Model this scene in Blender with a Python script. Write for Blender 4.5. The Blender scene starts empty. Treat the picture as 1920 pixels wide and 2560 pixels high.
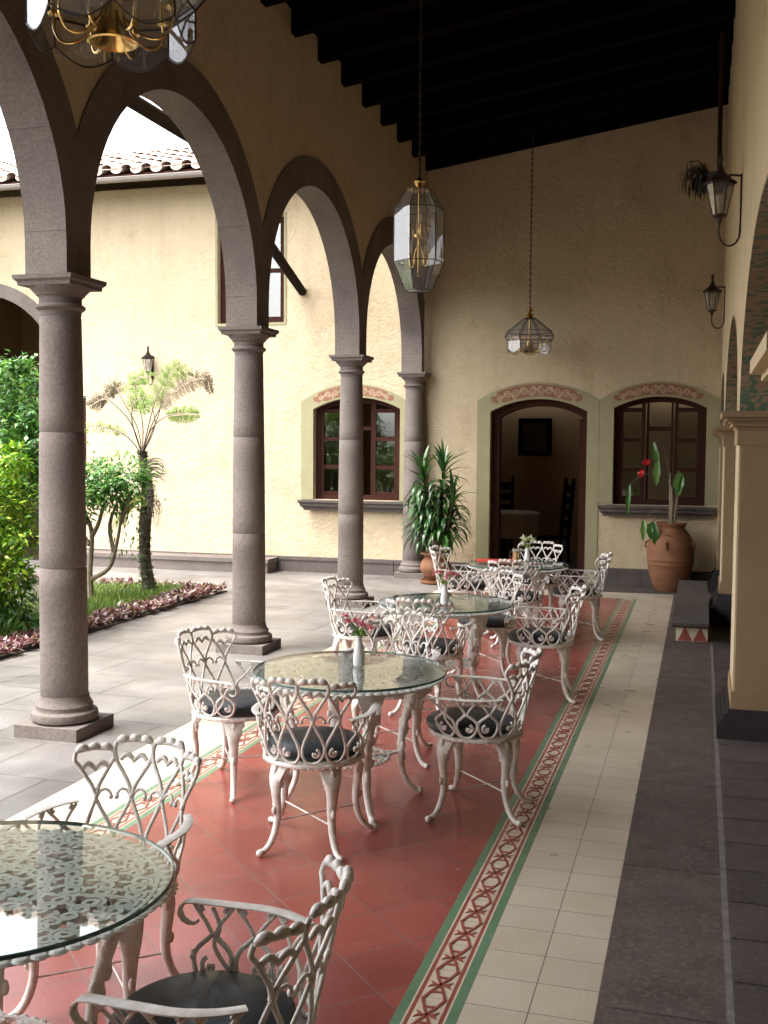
import bpy, bmesh, math, random
from math import sin, cos, pi, radians as R, sqrt, atan2
from mathutils import Vector, Matrix
from mathutils.geometry import tessellate_polygon
random.seed(7)
S = bpy.context.scene
COL = S.collection

# ------------------------------------------------------------------ materials
def nd(nt, typ, **kw):
    n = nt.nodes.new(typ)
    for k, v in kw.items():
        if k in n.inputs: n.inputs[k].default_value = v
        else: setattr(n, k, v)
    return n
def rgba(c): return (c[0], c[1], c[2], 1.0)
def base_mat(name):
    m = bpy.data.materials.new(name); m.use_nodes = True
    nt = m.node_tree; b = nt.nodes['Principled BSDF']
    return m, nt, b
def ramp(nt, fac, stops):
    r = nt.nodes.new('ShaderNodeValToRGB'); cr = r.color_ramp
    while len(cr.elements) < len(stops): cr.elements.new(0.5)
    for e, (p, c) in zip(cr.elements, stops): e.position = p; e.color = rgba(c)
    nt.links.new(fac, r.inputs['Fac']); return r.outputs['Color']
def mixc(nt, fac, a, b, blend='MIX'):
    n = nt.nodes.new('ShaderNodeMix'); n.data_type = 'RGBA'; n.blend_type = blend
    for sock, v in ((n.inputs[0], fac), (n.inputs[6], a), (n.inputs[7], b)):
        if isinstance(v, (int, float)): sock.default_value = v
        elif isinstance(v, tuple): sock.default_value = rgba(v)
        else: nt.links.new(v, sock)
    return n.outputs[2]
def noise(nt, scale, detail=4, rough=.55, vec=None, dist=0):
    n = nt.nodes.new('ShaderNodeTexNoise')
    n.inputs['Scale'].default_value = scale; n.inputs['Detail'].default_value = detail
    n.inputs['Roughness'].default_value = rough; n.inputs['Distortion'].default_value = dist
    if vec is not None: nt.links.new(vec, n.inputs['Vector'])
    return n.outputs['Fac']
def objco(nt, scale=None, rotz=0, rotx=0):
    tc = nt.nodes.new('ShaderNodeTexCoord')
    if scale is None and not rotz and not rotx: return tc.outputs['Object']
    mp = nt.nodes.new('ShaderNodeMapping'); nt.links.new(tc.outputs['Object'], mp.inputs['Vector'])
    if scale: mp.inputs['Scale'].default_value = scale
    mp.inputs['Rotation'].default_value = (rotx, 0, rotz)
    return mp.outputs['Vector']
def bump(nt, b, h, strength, dist):
    n = nt.nodes.new('ShaderNodeBump'); n.inputs['Strength'].default_value = strength
    n.inputs['Distance'].default_value = dist
    nt.links.new(h, n.inputs['Height']); nt.links.new(n.outputs['Normal'], b.inputs['Normal'])
def pm(name, c1, c2=None, c3=None, scale=6, rough=.6, metal=0, bs=None, bstr=.3, bd=.01, spec=.5, detail=5, stretch=None, speck=None, rvar=0):
    m, nt, b = base_mat(name)
    b.inputs['Roughness'].default_value = rough; b.inputs['Metallic'].default_value = metal
    b.inputs['Specular IOR Level'].default_value = spec
    v = objco(nt, stretch)
    c2 = c2 or tuple(x * .8 for x in c1)
    f = noise(nt, scale, detail, .6, v)
    st = [(.3, c2), (.7, c1)] if c3 is None else [(.25, c2), (.5, c1), (.75, c3)]
    col = ramp(nt, f, st)
    if speck:
        sc, lo, hi = speck
        g = noise(nt, sc, 2, .5, v)
        col = mixc(nt, 1.0, col, ramp(nt, g, [(.38, lo), (.62, hi)]), 'MULTIPLY')
    nt.links.new(col, b.inputs['Base Color'])
    if rvar:
        mr = nt.nodes.new('ShaderNodeMapRange'); mr.inputs[1].default_value = .3; mr.inputs[2].default_value = .7
        mr.inputs[3].default_value = max(0.02, rough - rvar); mr.inputs[4].default_value = rough + rvar
        nt.links.new(noise(nt, scale * 1.7, 4, .6, v), mr.inputs[0]); nt.links.new(mr.outputs[0], b.inputs['Roughness'])
    if bs: bump(nt, b, noise(nt, bs, 5, .6, v), bstr, bd)
    return m
def glass_mat(name, tint=(1, 1, 1), refl=1.0, rough=.0, base=.0, dust=0):
    m = bpy.data.materials.new(name); m.use_nodes = True; nt = m.node_tree
    nt.nodes.remove(nt.nodes['Principled BSDF']); out = nt.nodes['Material Output']
    tr = nd(nt, 'ShaderNodeBsdfTransparent'); tr.inputs['Color'].default_value = rgba(tint)
    gl = nd(nt, 'ShaderNodeBsdfGlossy'); gl.inputs['Roughness'].default_value = rough
    ge = nd(nt, 'ShaderNodeNewGeometry'); dp = nd(nt, 'ShaderNodeVectorMath'); dp.operation = 'DOT_PRODUCT'
    nt.links.new(ge.outputs['Incoming'], dp.inputs[0]); nt.links.new(ge.outputs['Normal'], dp.inputs[1])
    def mth(op, a, b=None, cl=False):
        q = nd(nt, 'ShaderNodeMath'); q.operation = op; q.use_clamp = cl
        for k, v in enumerate((a, b)):
            if v is None: continue
            if isinstance(v, (int, float)): q.inputs[k].default_value = v
            else: nt.links.new(v, q.inputs[k])
        return q.outputs[0]
    fr = mth('POWER', mth('SUBTRACT', 1.0, mth('ABSOLUTE', dp.outputs['Value'])), 5.0)
    ma = nd(nt, 'ShaderNodeMath'); ma.operation = 'MULTIPLY_ADD'; ma.use_clamp = True
    ma.inputs[1].default_value = .93 * refl; ma.inputs[2].default_value = .04 + base
    nt.links.new(fr, ma.inputs[0])
    mx = nd(nt, 'ShaderNodeMixShader'); nt.links.new(ma.outputs[0], mx.inputs[0])
    nt.links.new(tr.outputs[0], mx.inputs[1]); nt.links.new(gl.outputs[0], mx.inputs[2])
    if dust:
        df = nd(nt, 'ShaderNodeBsdfDiffuse'); df.inputs['Color'].default_value = (.85, .83, .84, 1)
        m2 = nd(nt, 'ShaderNodeMixShader'); m2.inputs[0].default_value = dust
        nt.links.new(mx.outputs[0], m2.inputs[1]); nt.links.new(df.outputs[0], m2.inputs[2]); mx = m2
    nt.links.new(mx.outputs[0], out.inputs['Surface'])
    return m
def leaf_mat(name, c1, c2, c3=None, rough=.4, trans=.35):
    m, nt, b = base_mat(name)
    g = nd(nt, 'ShaderNodeNewGeometry')
    st = [(0, c1), (1, c2)] if c3 is None else [(0, c1), (.55, c2), (1, c3)]
    col = ramp(nt, g.outputs['Random Per Island'], st)
    nt.links.new(col, b.inputs['Base Color']); b.inputs['Roughness'].default_value = rough
    t = nd(nt, 'ShaderNodeBsdfTranslucent'); nt.links.new(mixc(nt, 1., col, (.95, 1.0, .5), 'MULTIPLY'), t.inputs['Color'])
    mx = nd(nt, 'ShaderNodeMixShader'); mx.inputs[0].default_value = trans
    nt.links.new(b.outputs[0], mx.inputs[1]); nt.links.new(t.outputs[0], mx.inputs[2])
    nt.links.new(mx.outputs[0], nt.nodes['Material Output'].inputs['Surface'])
    return m
def tile_mat(name, c1, c2, mortar, w, h, ms, rotz=0, offset=0, rough=.35, nz=3, bstr=.25, loc=(0, 0, 0), bias=0, dirt=(1, 1, 1), rvar=.1, grain=None, worn=None):
    m, nt, b = base_mat(name)
    tc = nd(nt, 'ShaderNodeTexCoord'); mp = nd(nt, 'ShaderNodeMapping')
    nt.links.new(tc.outputs['Object'], mp.inputs['Vector']); mp.inputs['Rotation'].default_value = (0, 0, rotz); mp.inputs['Location'].default_value = loc
    v = mp.outputs['Vector']
    br = nd(nt, 'ShaderNodeTexBrick'); nt.links.new(v, br.inputs['Vector'])
    br.offset = offset; br.squash = 1
    for k, val in (('Scale', 1.0), ('Mortar Size', ms), ('Mortar Smooth', .3), ('Bias', bias), ('Brick Width', w), ('Row Height', h)): br.inputs[k].default_value = val
    br.inputs['Color1'].default_value = rgba(c1); br.inputs['Color2'].default_value = rgba(c2); br.inputs['Mortar'].default_value = rgba(mortar)
    f = noise(nt, nz, 3, .55, tc.outputs['Object'])
    col = mixc(nt, 1., br.outputs['Color'], ramp(nt, f, [(.3, dirt), (.65, (1, 1, 1))]), 'MULTIPLY')
    if grain:
        col = mixc(nt, 1., col, ramp(nt, noise(nt, grain, 3, .7, tc.outputs['Object']), [(.35, (.85, .85, .85)), (.65, (1.06, 1.06, 1.06))]), 'MULTIPLY')
    if worn:
        col = mixc(nt, ramp(nt, noise(nt, worn[1], 5, .6, tc.outputs['Object'], .6), [(.5, (0, 0, 0)), (.68, (.6, .6, .6))]), col, worn[0])
    nt.links.new(col, b.inputs['Base Color'])
    mr = nd(nt, 'ShaderNodeMapRange'); mr.inputs[1].default_value = .3; mr.inputs[2].default_value = .7
    mr.inputs[3].default_value = rough - rvar; mr.inputs[4].default_value = rough + rvar
    nt.links.new(noise(nt, nz * 1.3, 2, .5, tc.outputs['Object']), mr.inputs[0]); nt.links.new(mr.outputs[0], b.inputs['Roughness'])
    h1 = mixc(nt, .25, br.outputs['Fac'], noise(nt, grain or 40, 3, .6, tc.outputs['Object']))
    n = nd(nt, 'ShaderNodeBump'); n.invert = True; n.inputs['Strength'].default_value = bstr; n.inputs['Distance'].default_value = .006
    nt.links.new(h1, n.inputs['Height']); nt.links.new(n.outputs['Normal'], b.inputs['Normal'])
    return m
def plaster(name, c1, c2, bstr=.9):
    m, nt, b = base_mat(name); v = objco(nt)
    big = noise(nt, .9, 4, .6, v); mid = noise(nt, 5, 5, .65, v)
    col = mixc(nt, .5, ramp(nt, big, [(.3, c2), (.7, c1)]), ramp(nt, mid, [(.3, c2), (.7, c1)]))
    vs = objco(nt, (2.2, 2.2, .22))
    col = mixc(nt, 1., col, ramp(nt, noise(nt, 2.6, 5, .65, vs), [(.3, (.93, .92, .9)), (.55, (1, 1, 1))]), 'MULTIPLY')
    st = noise(nt, 1.7, 6, .7, v)
    col = mixc(nt, 1., col, ramp(nt, st, [(.28, (.82, .80, .76)), (.47, (1, 1, 1))]), 'MULTIPLY')
    sp = noise(nt, 70, 2, .5, v)
    col = mixc(nt, 1., col, ramp(nt, sp, [(.27, (.6, .56, .5)), (.36, (1, 1, 1))]), 'MULTIPLY')
    nt.links.new(col, b.inputs['Base Color']); b.inputs['Roughness'].default_value = .92; b.inputs['Specular IOR Level'].default_value = .2
    h = mixc(nt, .45, noise(nt, 14, 4, .6, v, .5), noise(nt, 45, 4, .7, v))
    bump(nt, b, h, bstr, .05)
    return m

M = {}
M['plaster'] = plaster('cream_plaster', (.625, .51, .352), (.54, .432, .285))
M['pilaster'] = pm('shade_toned_plaster', (.33, .22, .118), (.28, .185, .095), scale=4, rough=.85, bs=30, bstr=.2, bd=.006)  # wall plaster darkened: the pilasters' shade is painted into this colour
M['plaster_smooth'] = plaster('smooth_cream_plaster', (.61, .49, .325), (.54, .425, .27), .12)
M['stone'] = pm('cantera_stone', (.148, .123, .110), (.10, .082, .073), (.185, .156, .14), scale=1.6, rough=.85, bs=60, bstr=.45, bd=.008, spec=.25, speck=(48, (.86, .85, .85), (1.06, 1.06, 1.06)))
M['darkstone'] = pm('dark_volcanic_stone', (.115, .095, .084), (.082, .068, .06), scale=4, rough=.8, bs=70, bstr=.5, bd=.006, spec=.3, speck=(80, (.75, .75, .75), (1.15, 1.15, 1.15)))
M['blackstone'] = pm('near_black_stone', (.035, .028, .03), (.022, .017, .019), scale=5, rough=.6, bs=50, bstr=.3, bd=.005)
M['joint'] = pm('lime_mortar', (.175, .148, .131), (.14, .117, .103), scale=20, rough=.9)
M['redtile'] = tile_mat('red_cement_tile', (.345, .090, .068), (.29, .074, .056), (.235, .12, .10), .30, .30, .0042, rotz=R(45), rough=.24, nz=2.2, dirt=(.86, .84, .83), rvar=.05, bstr=.2, grain=90)
M['creamtile'] = tile_mat('cream_cement_tile', (.645, .56, .44), (.595, .51, .40), (.20, .16, .13), .2245, .2165, .0024, rough=.36, nz=2.2, dirt=(.86, .84, .80), rvar=.1, bstr=.2, grain=120, loc=(.303, .05, 0))
M['borderfield'] = tile_mat('border_cream_tile', (.68, .585, .45), (.62, .53, .41), (.3, .24, .2), 5, .2165, .0018, rough=.36, nz=4, dirt=(.85, .83, .8), loc=(2.2, .05, 0))
M['bordergreen'] = pm('border_green_tile', (.14, .245, .145), (.105, .19, .11), scale=8, rough=.36, rvar=.1)
M['borderred'] = pm('border_red_tile', (.33, .085, .06), (.25, .065, .045), scale=9, rough=.36, rvar=.1)
M['paving'] = tile_mat('grey_stone_paving', (.19, .176, .165), (.15, .138, .13), (.095, .086, .08), .95, .66, .009, rotz=R(2), offset=.5, rough=.42, nz=1.6, dirt=(.66, .65, .63), rvar=.12, bstr=.8, grain=42, worn=((.25, .228, .21), .8))
M['stonestrip'] = tile_mat('dark_stone_strip', (.125, .096, .083), (.10, .078, .068), (.05, .04, .035), 4.0, 1.35, .005, rough=.65, nz=5, dirt=(.7, .68, .67), bstr=1.0, grain=85, loc=(2, .3, 0), worn=((.21, .165, .142), 38))
M['pavers'] = tile_mat('dark_stone_pavers', (.105, .083, .075), (.075, .06, .055), (.022, .018, .016), .62, .37, .008, rough=.6, nz=3, dirt=(.75, .73, .73), bstr=.8, grain=50, worn=((.15, .12, .105), 42), loc=(-.155, 0, 0))
M['drain'] = pm('pale_grout_line', (.24, .21, .195), (.12, .105, .10), scale=14, rough=.85)
M['soil'] = pm('garden_soil', (.06, .045, .03), (.035, .027, .018), scale=15, rough=.95, bs=30, bstr=.8, bd=.03)
M['earth'] = pm('earth_ground', (.16, .15, .11), (.10, .10, .07), scale=.5, rough=.95)
M['beam'] = pm('black_stained_timber', (.004, .0022, .0018), (.002, .0012, .001), scale=5, rough=.95, spec=.05, stretch=(1, 9, 9), bs=20, bstr=.4, bd=.004)
M['darkwood'] = pm('dark_brown_timber', (.046, .018, .012), (.028, .010, .007), scale=5, rough=.75, spec=.08, stretch=(9, 9, 1), bs=25, bstr=.3, bd=.003)
M['olive'] = pm('olive_painted_plaster', (.30, .275, .158), (.255, .232, .13), scale=3, rough=.85, bs=40, bstr=.25, bd=.006)
M['friezebg'] = pm('terracotta_frieze_paint', (.25, .12, .07), (.19, .09, .052), scale=14, rough=.85)
M['friezefg'] = pm('pale_scroll_paint', (.46, .34, .22), (.38, .27, .17), scale=14, rough=.85)
M['white'] = pm('white_cast_aluminium', (.80, .77, .73), (.57, .52, .46), scale=24, rough=.36, rvar=.1, bs=70, bstr=.3, bd=.003)
M['cushion'] = pm('black_vinyl', (.020, .026, .033), (.012, .016, .021), scale=5, rough=.4, rvar=.1, bs=9, bstr=.4, bd=.01)
M['glasstop'] = glass_mat('table_glass', (.93, .97, .955), .75, 0, .075)
M['glassedge'] = pm('green_glass_edge', (.07, .13, .12), (.05, .10, .095), rough=.1)
M['pane'] = glass_mat('window_glass', (.80, .82, .80), 1.1, 0, .09)
M['lampglass'] = glass_mat('lamp_glass', (.84, .85, .87), 1.3, 0, .10, .09)
M['brass'] = pm('polished_brass', (.68, .46, .17), (.5, .31, .10), scale=9, rough=.22, metal=1)
M['darkmetal'] = pm('dark_came_metal', (.05, .042, .038), (.03, .025, .022), scale=10, rough=.45, metal=.6)
M['iron'] = pm('rusty_black_iron', (.045, .022, .017), (.025, .014, .012), scale=14, rough=.55, metal=.3)
M['bulb'] = glass_mat('clear_bulb_glass', (.9, .9, .9), 1.3, 0, .1)
M['candle'] = pm('ivory_candle_sleeve', (.62, .52, .36), rough=.5)
M['terracotta'] = pm('terracotta', (.205, .085, .037), (.125, .05, .022), (.265, .118, .052), scale=3, rough=.75, bs=25, bstr=.25, bd=.006, stretch=(1, 1, 2.5))
M['rooftile'] = pm('weathered_roof_tile', (.52, .40, .33), (.36, .25, .20), (.62, .53, .46), scale=5, rough=.85, bs=30, bstr=.4, bd=.01)
M['gutter'] = pm('grey_painted_gutter', (.30, .26, .24), (.23, .2, .185), scale=4, rough=.4)
M['pipe'] = pm('brown_downpipe', (.025, .017, .013), (.016, .012, .010), scale=6, rough=.95, spec=.05)
M['room'] = pm('dim_room_wall', (.42, .30, .17), (.34, .24, .13), scale=2, rough=.9)
M['roomfloor'] = pm('dark_room_floor', (.035, .02, .015), (.022, .013, .01), rough=.4)
M['picture'] = pm('dark_picture', (.05, .03, .02), (.11, .07, .04), scale=5, rough=.5)
M['cloth'] = pm('pale_tablecloth', (.42, .36, .30), (.33, .28, .235), scale=6, rough=.85)
M['porcelain'] = pm('white_porcelain', (.74, .73, .72), (.68, .67, .66), rough=.18)
M['pink'] = leaf_mat('pink_petals', (.55, .06, .16), (.75, .28, .36), (.8, .6, .6), .5)
M['palepetal'] = leaf_mat('pale_petals', (.7, .66, .5), (.78, .74, .66), (.6, .66, .4), .5)
M['red'] = leaf_mat('red_spathe', (.5, .01, .012), (.6, .02, .02), None, .3, .2)
M['beer'] = pm('amber_beer', (.75, .38, .02), (.65, .30, .015), rough=.1, scale=8)
M['foam'] = pm('beer_foam', (.75, .7, .6), rough=.9)
M['menu'] = pm('red_menu_cover', (.62, .05, .035), (.55, .04, .03), rough=.5)
M['menuin'] = pm('cream_menu_page', (.7, .62, .45), rough=.7)
M['bark'] = pm('pale_bark', (.24, .19, .13), (.15, .115, .08), scale=12, rough=.9, bs=30, bstr=.6, bd=.01)
M['fernbark'] = pm('scaly_fern_bark', (.11, .09, .06), (.045, .035, .025), scale=30, rough=.95, bs=45, bstr=1, bd=.03)
M['stalk'] = pm('dark_frond_stalk', (.07, .045, .025), (.045, .03, .018), scale=20, rough=.8)
M['moss'] = leaf_mat('moss_tufts', (.03, .09, .02), (.07, .17, .05))
M['leafdark'] = leaf_mat('dark_glossy_leaves', (.025, .10, .02), (.085, .22, .045), (.22, .36, .10), .2)
M['leafbright'] = leaf_mat('bright_shrub_leaves', (.06, .18, .012), (.20, .38, .03), (.45, .52, .06), .25)
M['leafmid'] = leaf_mat('mid_green_leaves', (.03, .11, .025), (.09, .24, .05), (.20, .34, .07), .25)
M['fern'] = leaf_mat('pale_fern_leaflets', (.11, .19, .02), (.23, .32, .05), None, .5, .25)
M['deadfern'] = leaf_mat('dry_fern_leaflets', (.06, .04, .018), (.14, .095, .04), None, .7, .15)
M['grassblade'] = leaf_mat('grass_blades', (.05, .12, .02), (.16, .26, .05), (.28, .33, .09), .5)
M['coleus'] = leaf_mat('pink_red_groundcover', (.05, .018, .02), (.20, .05, .07), (.52, .45, .42), .4)
M['bromel'] = leaf_mat('yellow_green_straps', (.14, .20, .03), (.34, .38, .07), None, .4)
M['dracleaf'] = leaf_mat('dark_strap_leaves', (.012, .045, .014), (.03, .09, .02), (.06, .15, .03), .3, .25)
M['deadleaf'] = leaf_mat('dark_hanging_leaves', (.012, .010, .008), (.025, .022, .014), None, .6, .1)

def mottled():
    m, nt, b = base_mat('mottled_green_and_pink_paint'); v = objco(nt, None, 0, R(35))
    mp = nd(nt, 'ShaderNodeMapping'); nt.links.new(v, mp.inputs['Vector']); mp.inputs['Scale'].default_value = (5, 9, 3)
    f = noise(nt, 2.2, 5, .6, mp.outputs['Vector'], 1.2)
    col = ramp(nt, f, [(.36, (.10, .16, .11)), (.46, (.14, .20, .13)), (.52, (.38, .23, .14)), (.62, (.30, .24, .14)), (.7, (.50, .34, .24))])
    nt.links.new(col, b.inputs['Base Color']); b.inputs['Roughness'].default_value = .85
    return m
M['mottled'] = mottled()

# ------------------------------------------------------------------ mesh builder
class MB:
    def __init__(s): s.v = []; s.f = []; s.mi = []
    def add(s, vs, fs, mi=0):
        o = len(s.v); s.v += [tuple(p) for p in vs]; s.f += [tuple(i + o for i in f) for f in fs]; s.mi += [mi] * len(fs)
    def box(s, x0, y0, z0, x1, y1, z1, mi=0):
        vs = [(x, y, z) for z in (z0, z1) for y in (y0, y1) for x in (x0, x1)]
        s.add(vs, [(0, 2, 3, 1), (4, 5, 7, 6), (0, 1, 5, 4), (2, 6, 7, 3), (0, 4, 6, 2), (1, 3, 7, 5)], mi)
    def lathe(s, prof, n=32, ctr=(0, 0, 0), ph=0, mi=0, cap=True, sx=1, sy=1):
        vs = []; fs = []; k = len(prof)
        for i in range(n):
            a = ph + 2 * pi * i / n
            for r, z in prof: vs.append((ctr[0] + sx * r * cos(a), ctr[1] + sy * r * sin(a), ctr[2] + z))
        for i in range(n):
            j = (i + 1) % n
            for q in range(k - 1): fs.append((i * k + q, j * k + q, j * k + q + 1, i * k + q + 1))
        if cap:
            if prof[0][0] > 1e-5: fs.append(tuple(i * k for i in range(n))[::-1])
            if prof[-1][0] > 1e-5: fs.append(tuple(i * k + k - 1 for i in range(n)))
        s.add(vs, fs, mi)
    def sweep(s, pts, w, t=None, nrm=None, n=6, mi=0, cap=True, closed=False):
        """tube along pts; w half width (binormal), t half thickness (along nrm)"""
        P = [Vector(p) for p in pts]; L = len(P)
        W = w if isinstance(w, (list, tuple)) else [w] * L
        T = (t if isinstance(t, (list, tuple)) else [t] * L) if t is not None else W
        vs = []; fs = []; prevN = None
        for i in range(L):
            if closed: d = P[(i + 1) % L] - P[i - 1]
            else: d = P[min(i + 1, L - 1)] - P[max(i - 1, 0)]
            d = d.normalized() if d.length > 1e-9 else Vector((0, 0, 1))
            if nrm is not None: N = Vector(nrm[i]) if isinstance(nrm, list) else Vector(nrm)
            elif prevN is not None: N = prevN
            else: N = Vector((0, 0, 1)) if abs(d.z) < .9 else Vector((1, 0, 0))
            N = N - d * N.dot(d)
            if N.length < 1e-6: N = d.orthogonal()
            N.normalize(); prevN = N; B = d.cross(N)
            for q in range(n):
                a = 2 * pi * (q + .5) / n
                c_, s_ = cos(a), sin(a)
                if n == 4: c_, s_ = (1 if c_ > 0 else -1), (1 if s_ > 0 else -1)
                vs.append(P[i] + B * (W[i] * c_) + N * (T[i] * s_))
        m = L if closed else L - 1
        for i in range(m):
            a, b_ = i * n, ((i + 1) % L) * n
            for q in range(n):
                r = (q + 1) % n; fs.append((a + q, a + r, b_ + r, b_ + q))
        if cap and not closed:
            fs.append(tuple(range(n))[::-1]); fs.append(tuple((L - 1) * n + q for q in range(n)))
        s.add(vs, fs, mi)
    def ball(s, c, rx, ry=None, rz=None, n=8, m=6, mi=0):
        ry = ry or rx; rz = rz or rx
        s.lathe([(sin(pi * i / m), -rz / rx * cos(pi * i / m)) if 0 < i < m else (0, -rz / rx * cos(pi * i / m)) for i in range(m + 1)] and
                [(rx * sin(pi * i / m) if 0 < i < m else 0.0, -rz * cos(pi * i / m)) for i in range(m + 1)], n, c, 0, mi, False, 1, ry / rx)
    def leaf(s, p, d, up, L, w, bend=.15, mi=0):
        """diamond leaf of 6 verts along d"""
        d = Vector(d).normalized(); up = Vector(up); u = up - d * up.dot(d)
        u = u.normalized() if u.length > 1e-6 else d.orthogonal().normalized(); b = d.cross(u); p = Vector(p)
        s.add([p, p + d * L * .45 + b * w * .5 + u * L * bend * .3, p + d * L * .5 + u * L * bend * .12, p + d * L * .45 - b * w * .5 + u * L * bend * .3, p + d * L - u * L * bend],
              [(0, 1, 2), (0, 2, 3), (1, 4, 2), (2, 4, 3)], mi)
    def prism(s, outer, holes, mp, d0, d1, mi=0, side=True, mi_hole=None):
        """2-D polygon with holes extruded between depth d0 and d1; mp(u, v, d) -> point"""
        loops = [outer] + holes
        tris = tessellate_polygon([[Vector((u, v, 0)) for u, v in l] for l in loops])
        flat = [q for l in loops for q in l]; n = len(flat)
        vs = [mp(u, v, d0) for u, v in flat] + [mp(u, v, d1) for u, v in flat]
        fs = [tuple(t) for t in tris] + [tuple(i + n for i in t)[::-1] for t in tris]
        s.add(vs, fs, mi)
        if side:
            o = 0
            for li, l in enumerate(loops):
                k = len(l); vv = [mp(u, v, d0) for u, v in l] + [mp(u, v, d1) for u, v in l]
                s.add(vv, [(i, (i + 1) % k, k + (i + 1) % k, k + i) for i in range(k)], mi_hole if (mi_hole is not None and li) else mi)
    def build(s, name, mats, parent=None, smooth=True, loc=None, ang=35):
        me = bpy.data.meshes.new(name); me.from_pydata(s.v, [], s.f)
        mats = mats if isinstance(mats, (list, tuple)) else [mats]
        for m in mats: me.materials.append(m)
        me.polygons.foreach_set('material_index', s.mi)
        bm = bmesh.new(); bm.from_mesh(me); bmesh.ops.recalc_face_normals(bm, faces=bm.faces) if len(bm.faces) < 60000 and not getattr(s, 'norecalc', False) else None
        if smooth:
            for f in bm.faces: f.smooth = True
            lim = R(ang)
            for e in bm.edges:
                if len(e.link_faces) != 2 or e.calc_face_angle(0) > lim: e.smooth = False
        bm.to_mesh(me); bm.free()
        o = bpy.data.objects.new(name, me); COL.objects.link(o)
        if parent is not None: o.parent = parent
        if loc: o.location = loc
        return o

def tag(o, label=None, cat=None, group=None, kind=None):
    if label: o['label'] = label
    if cat: o['category'] = cat
    if group: o['group'] = group
    if kind: o['kind'] = kind
    return o
def empty(name, loc=(0, 0, 0), rz=0, label=None, cat=None, group=None):
    o = bpy.data.objects.new(name, None); COL.objects.link(o); o.location = loc; o.rotation_euler = (0, 0, rz)
    o.empty_display_size = .1
    return tag(o, label, cat, group)
def copy_tree(o, parent=None):
    c = o.copy(); COL.objects.link(c)
    if parent is not None: c.parent = parent
    for ch in [x for x in bpy.data.objects if x.parent == o]: copy_tree(ch, c)
    return c
def sheet(name, mat, x0, y0, x1, y1, z, t=.05):
    b = MB(); b.box(x0, y0, z - t, x1, y1, z); return b.build(name, mat, None, False)
def arcpts(x0, x1, zs, za, n=20):
    """points of a segmental arch from (x0,zs) over (mid,za) to (x1,zs)"""
    hw = (x1 - x0) / 2; h = za - zs; r = (hw * hw + h * h) / (2 * h); cx = (x0 + x1) / 2; cz = za - r; a = math.asin(min(1, hw / r))
    return [(cx + r * sin(-a + 2 * a * i / n), cz + r * cos(-a + 2 * a * i / n)) for i in range(n + 1)]
def U(a, b): return random.uniform(a, b)

# ------------------------------------------------------------------ camera
f, yaw, pitch, roll = 2705.4, .2841, .0601, .0074
fw = Vector((-sin(yaw) * cos(pitch), cos(yaw) * cos(pitch), -sin(pitch))); rt = Vector((cos(yaw), sin(yaw), 0)); up = rt.cross(fw)
r2 = cos(roll) * rt + sin(roll) * up; u2 = -sin(roll) * rt + cos(roll) * up
cd = bpy.data.cameras.new('camera'); cam = bpy.data.objects.new('camera', cd); COL.objects.link(cam)
mw = Matrix((r2, u2, -fw)).transposed().to_4x4(); mw.translation = (0, 0, 1.95); cam.matrix_world = mw
cd.sensor_fit = 'VERTICAL'; cd.sensor_height = 24; cd.sensor_width = 18; cd.lens = f / 2560 * 24; cd.clip_end = 1000; cd.clip_start = .05
S.camera = cam

# ------------------------------------------------------------------ light
SUN = Vector((-.30, -.26, .92)).normalized()
el = math.asin(SUN.z); az = atan2(SUN.x, SUN.y)
w = bpy.data.worlds.new('World'); S.world = w; w.use_nodes = True; nt = w.node_tree
sky = nt.nodes.new('ShaderNodeTexSky'); sky.sky_type = 'NISHITA'; sky.sun_disc = False; sky.sun_elevation = el; sky.sun_rotation = az
sky.air_density = 1.0; sky.dust_density = 4.0; sky.ozone_density = .6
hs = nt.nodes.new('ShaderNodeHueSaturation'); hs.inputs['Saturation'].default_value = .18
nt.links.new(sky.outputs[0], hs.inputs['Color']); nt.links.new(hs.outputs[0], nt.nodes['Background'].inputs['Color']); nt.nodes['Background'].inputs['Strength'].default_value = .15
sd = bpy.data.lights.new('sun', 'SUN'); sd.energy = .5; sd.angle = R(14); sd.color = (1, .95, .88)
so = bpy.data.objects.new('sun', sd); COL.objects.link(so); so.rotation_euler = SUN.to_track_quat('Z', 'Y').to_euler()
S.view_settings.view_transform = 'Standard'; S.view_settings.look = 'None'; S.view_settings.exposure = 2.92; S.view_settings.gamma = 1
S.view_settings.use_curve_mapping = False
S.render.engine = 'CYCLES'; C = S.cycles
C.max_bounces = 10; C.diffuse_bounces = 7; C.glossy_bounces = 4; C.transmission_bounces = 4; C.transparent_max_bounces = 24
C.use_denoising = True; C.sample_clamp_indirect = 8; C.caustics_reflective = False; C.caustics_refractive = False

# ------------------------------------------------------------------ ground
gb = MB(); gb.box(-250, -250, -.30, 250, 250, -.12); tag(gb.build('ground', M['earth'], None, False), kind='structure')
YB, YF = -3.2, 15.72
XR0, XR1 = -2.755, -.969            # red tiles
for n_, m_, x0, y0, x1, y1 in [
    ('courtyard_paving', 'paving', -14, YB, -3.42, 15.8), ('red_tile_floor', 'redtile', XR0, YB, XR1, 14.30),
    ('cream_tile_strip', 'creamtile', -.752, YB, -.303, 14.92), ('cream_tile_strip', 'creamtile', -3.42, YB, -2.972, 14.92), ('cream_tile_strip', 'creamtile', -2.972, 14.52, -.752, 14.92),
    ('stone_strip', 'stonestrip', -.303, YB, .132, 14.92), ('stone_strip', 'darkstone', -3.42, 14.92, .132, 15.8), ('drain_line', 'drain', .132, YB, .158, 15.8), ('stone_pavers', 'pavers', .158, YB, 5.5, 15.8)]:
    o = sheet(n_, M[m_], x0, y0, x1, y1, 0); tag(o, kind='structure')

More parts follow.
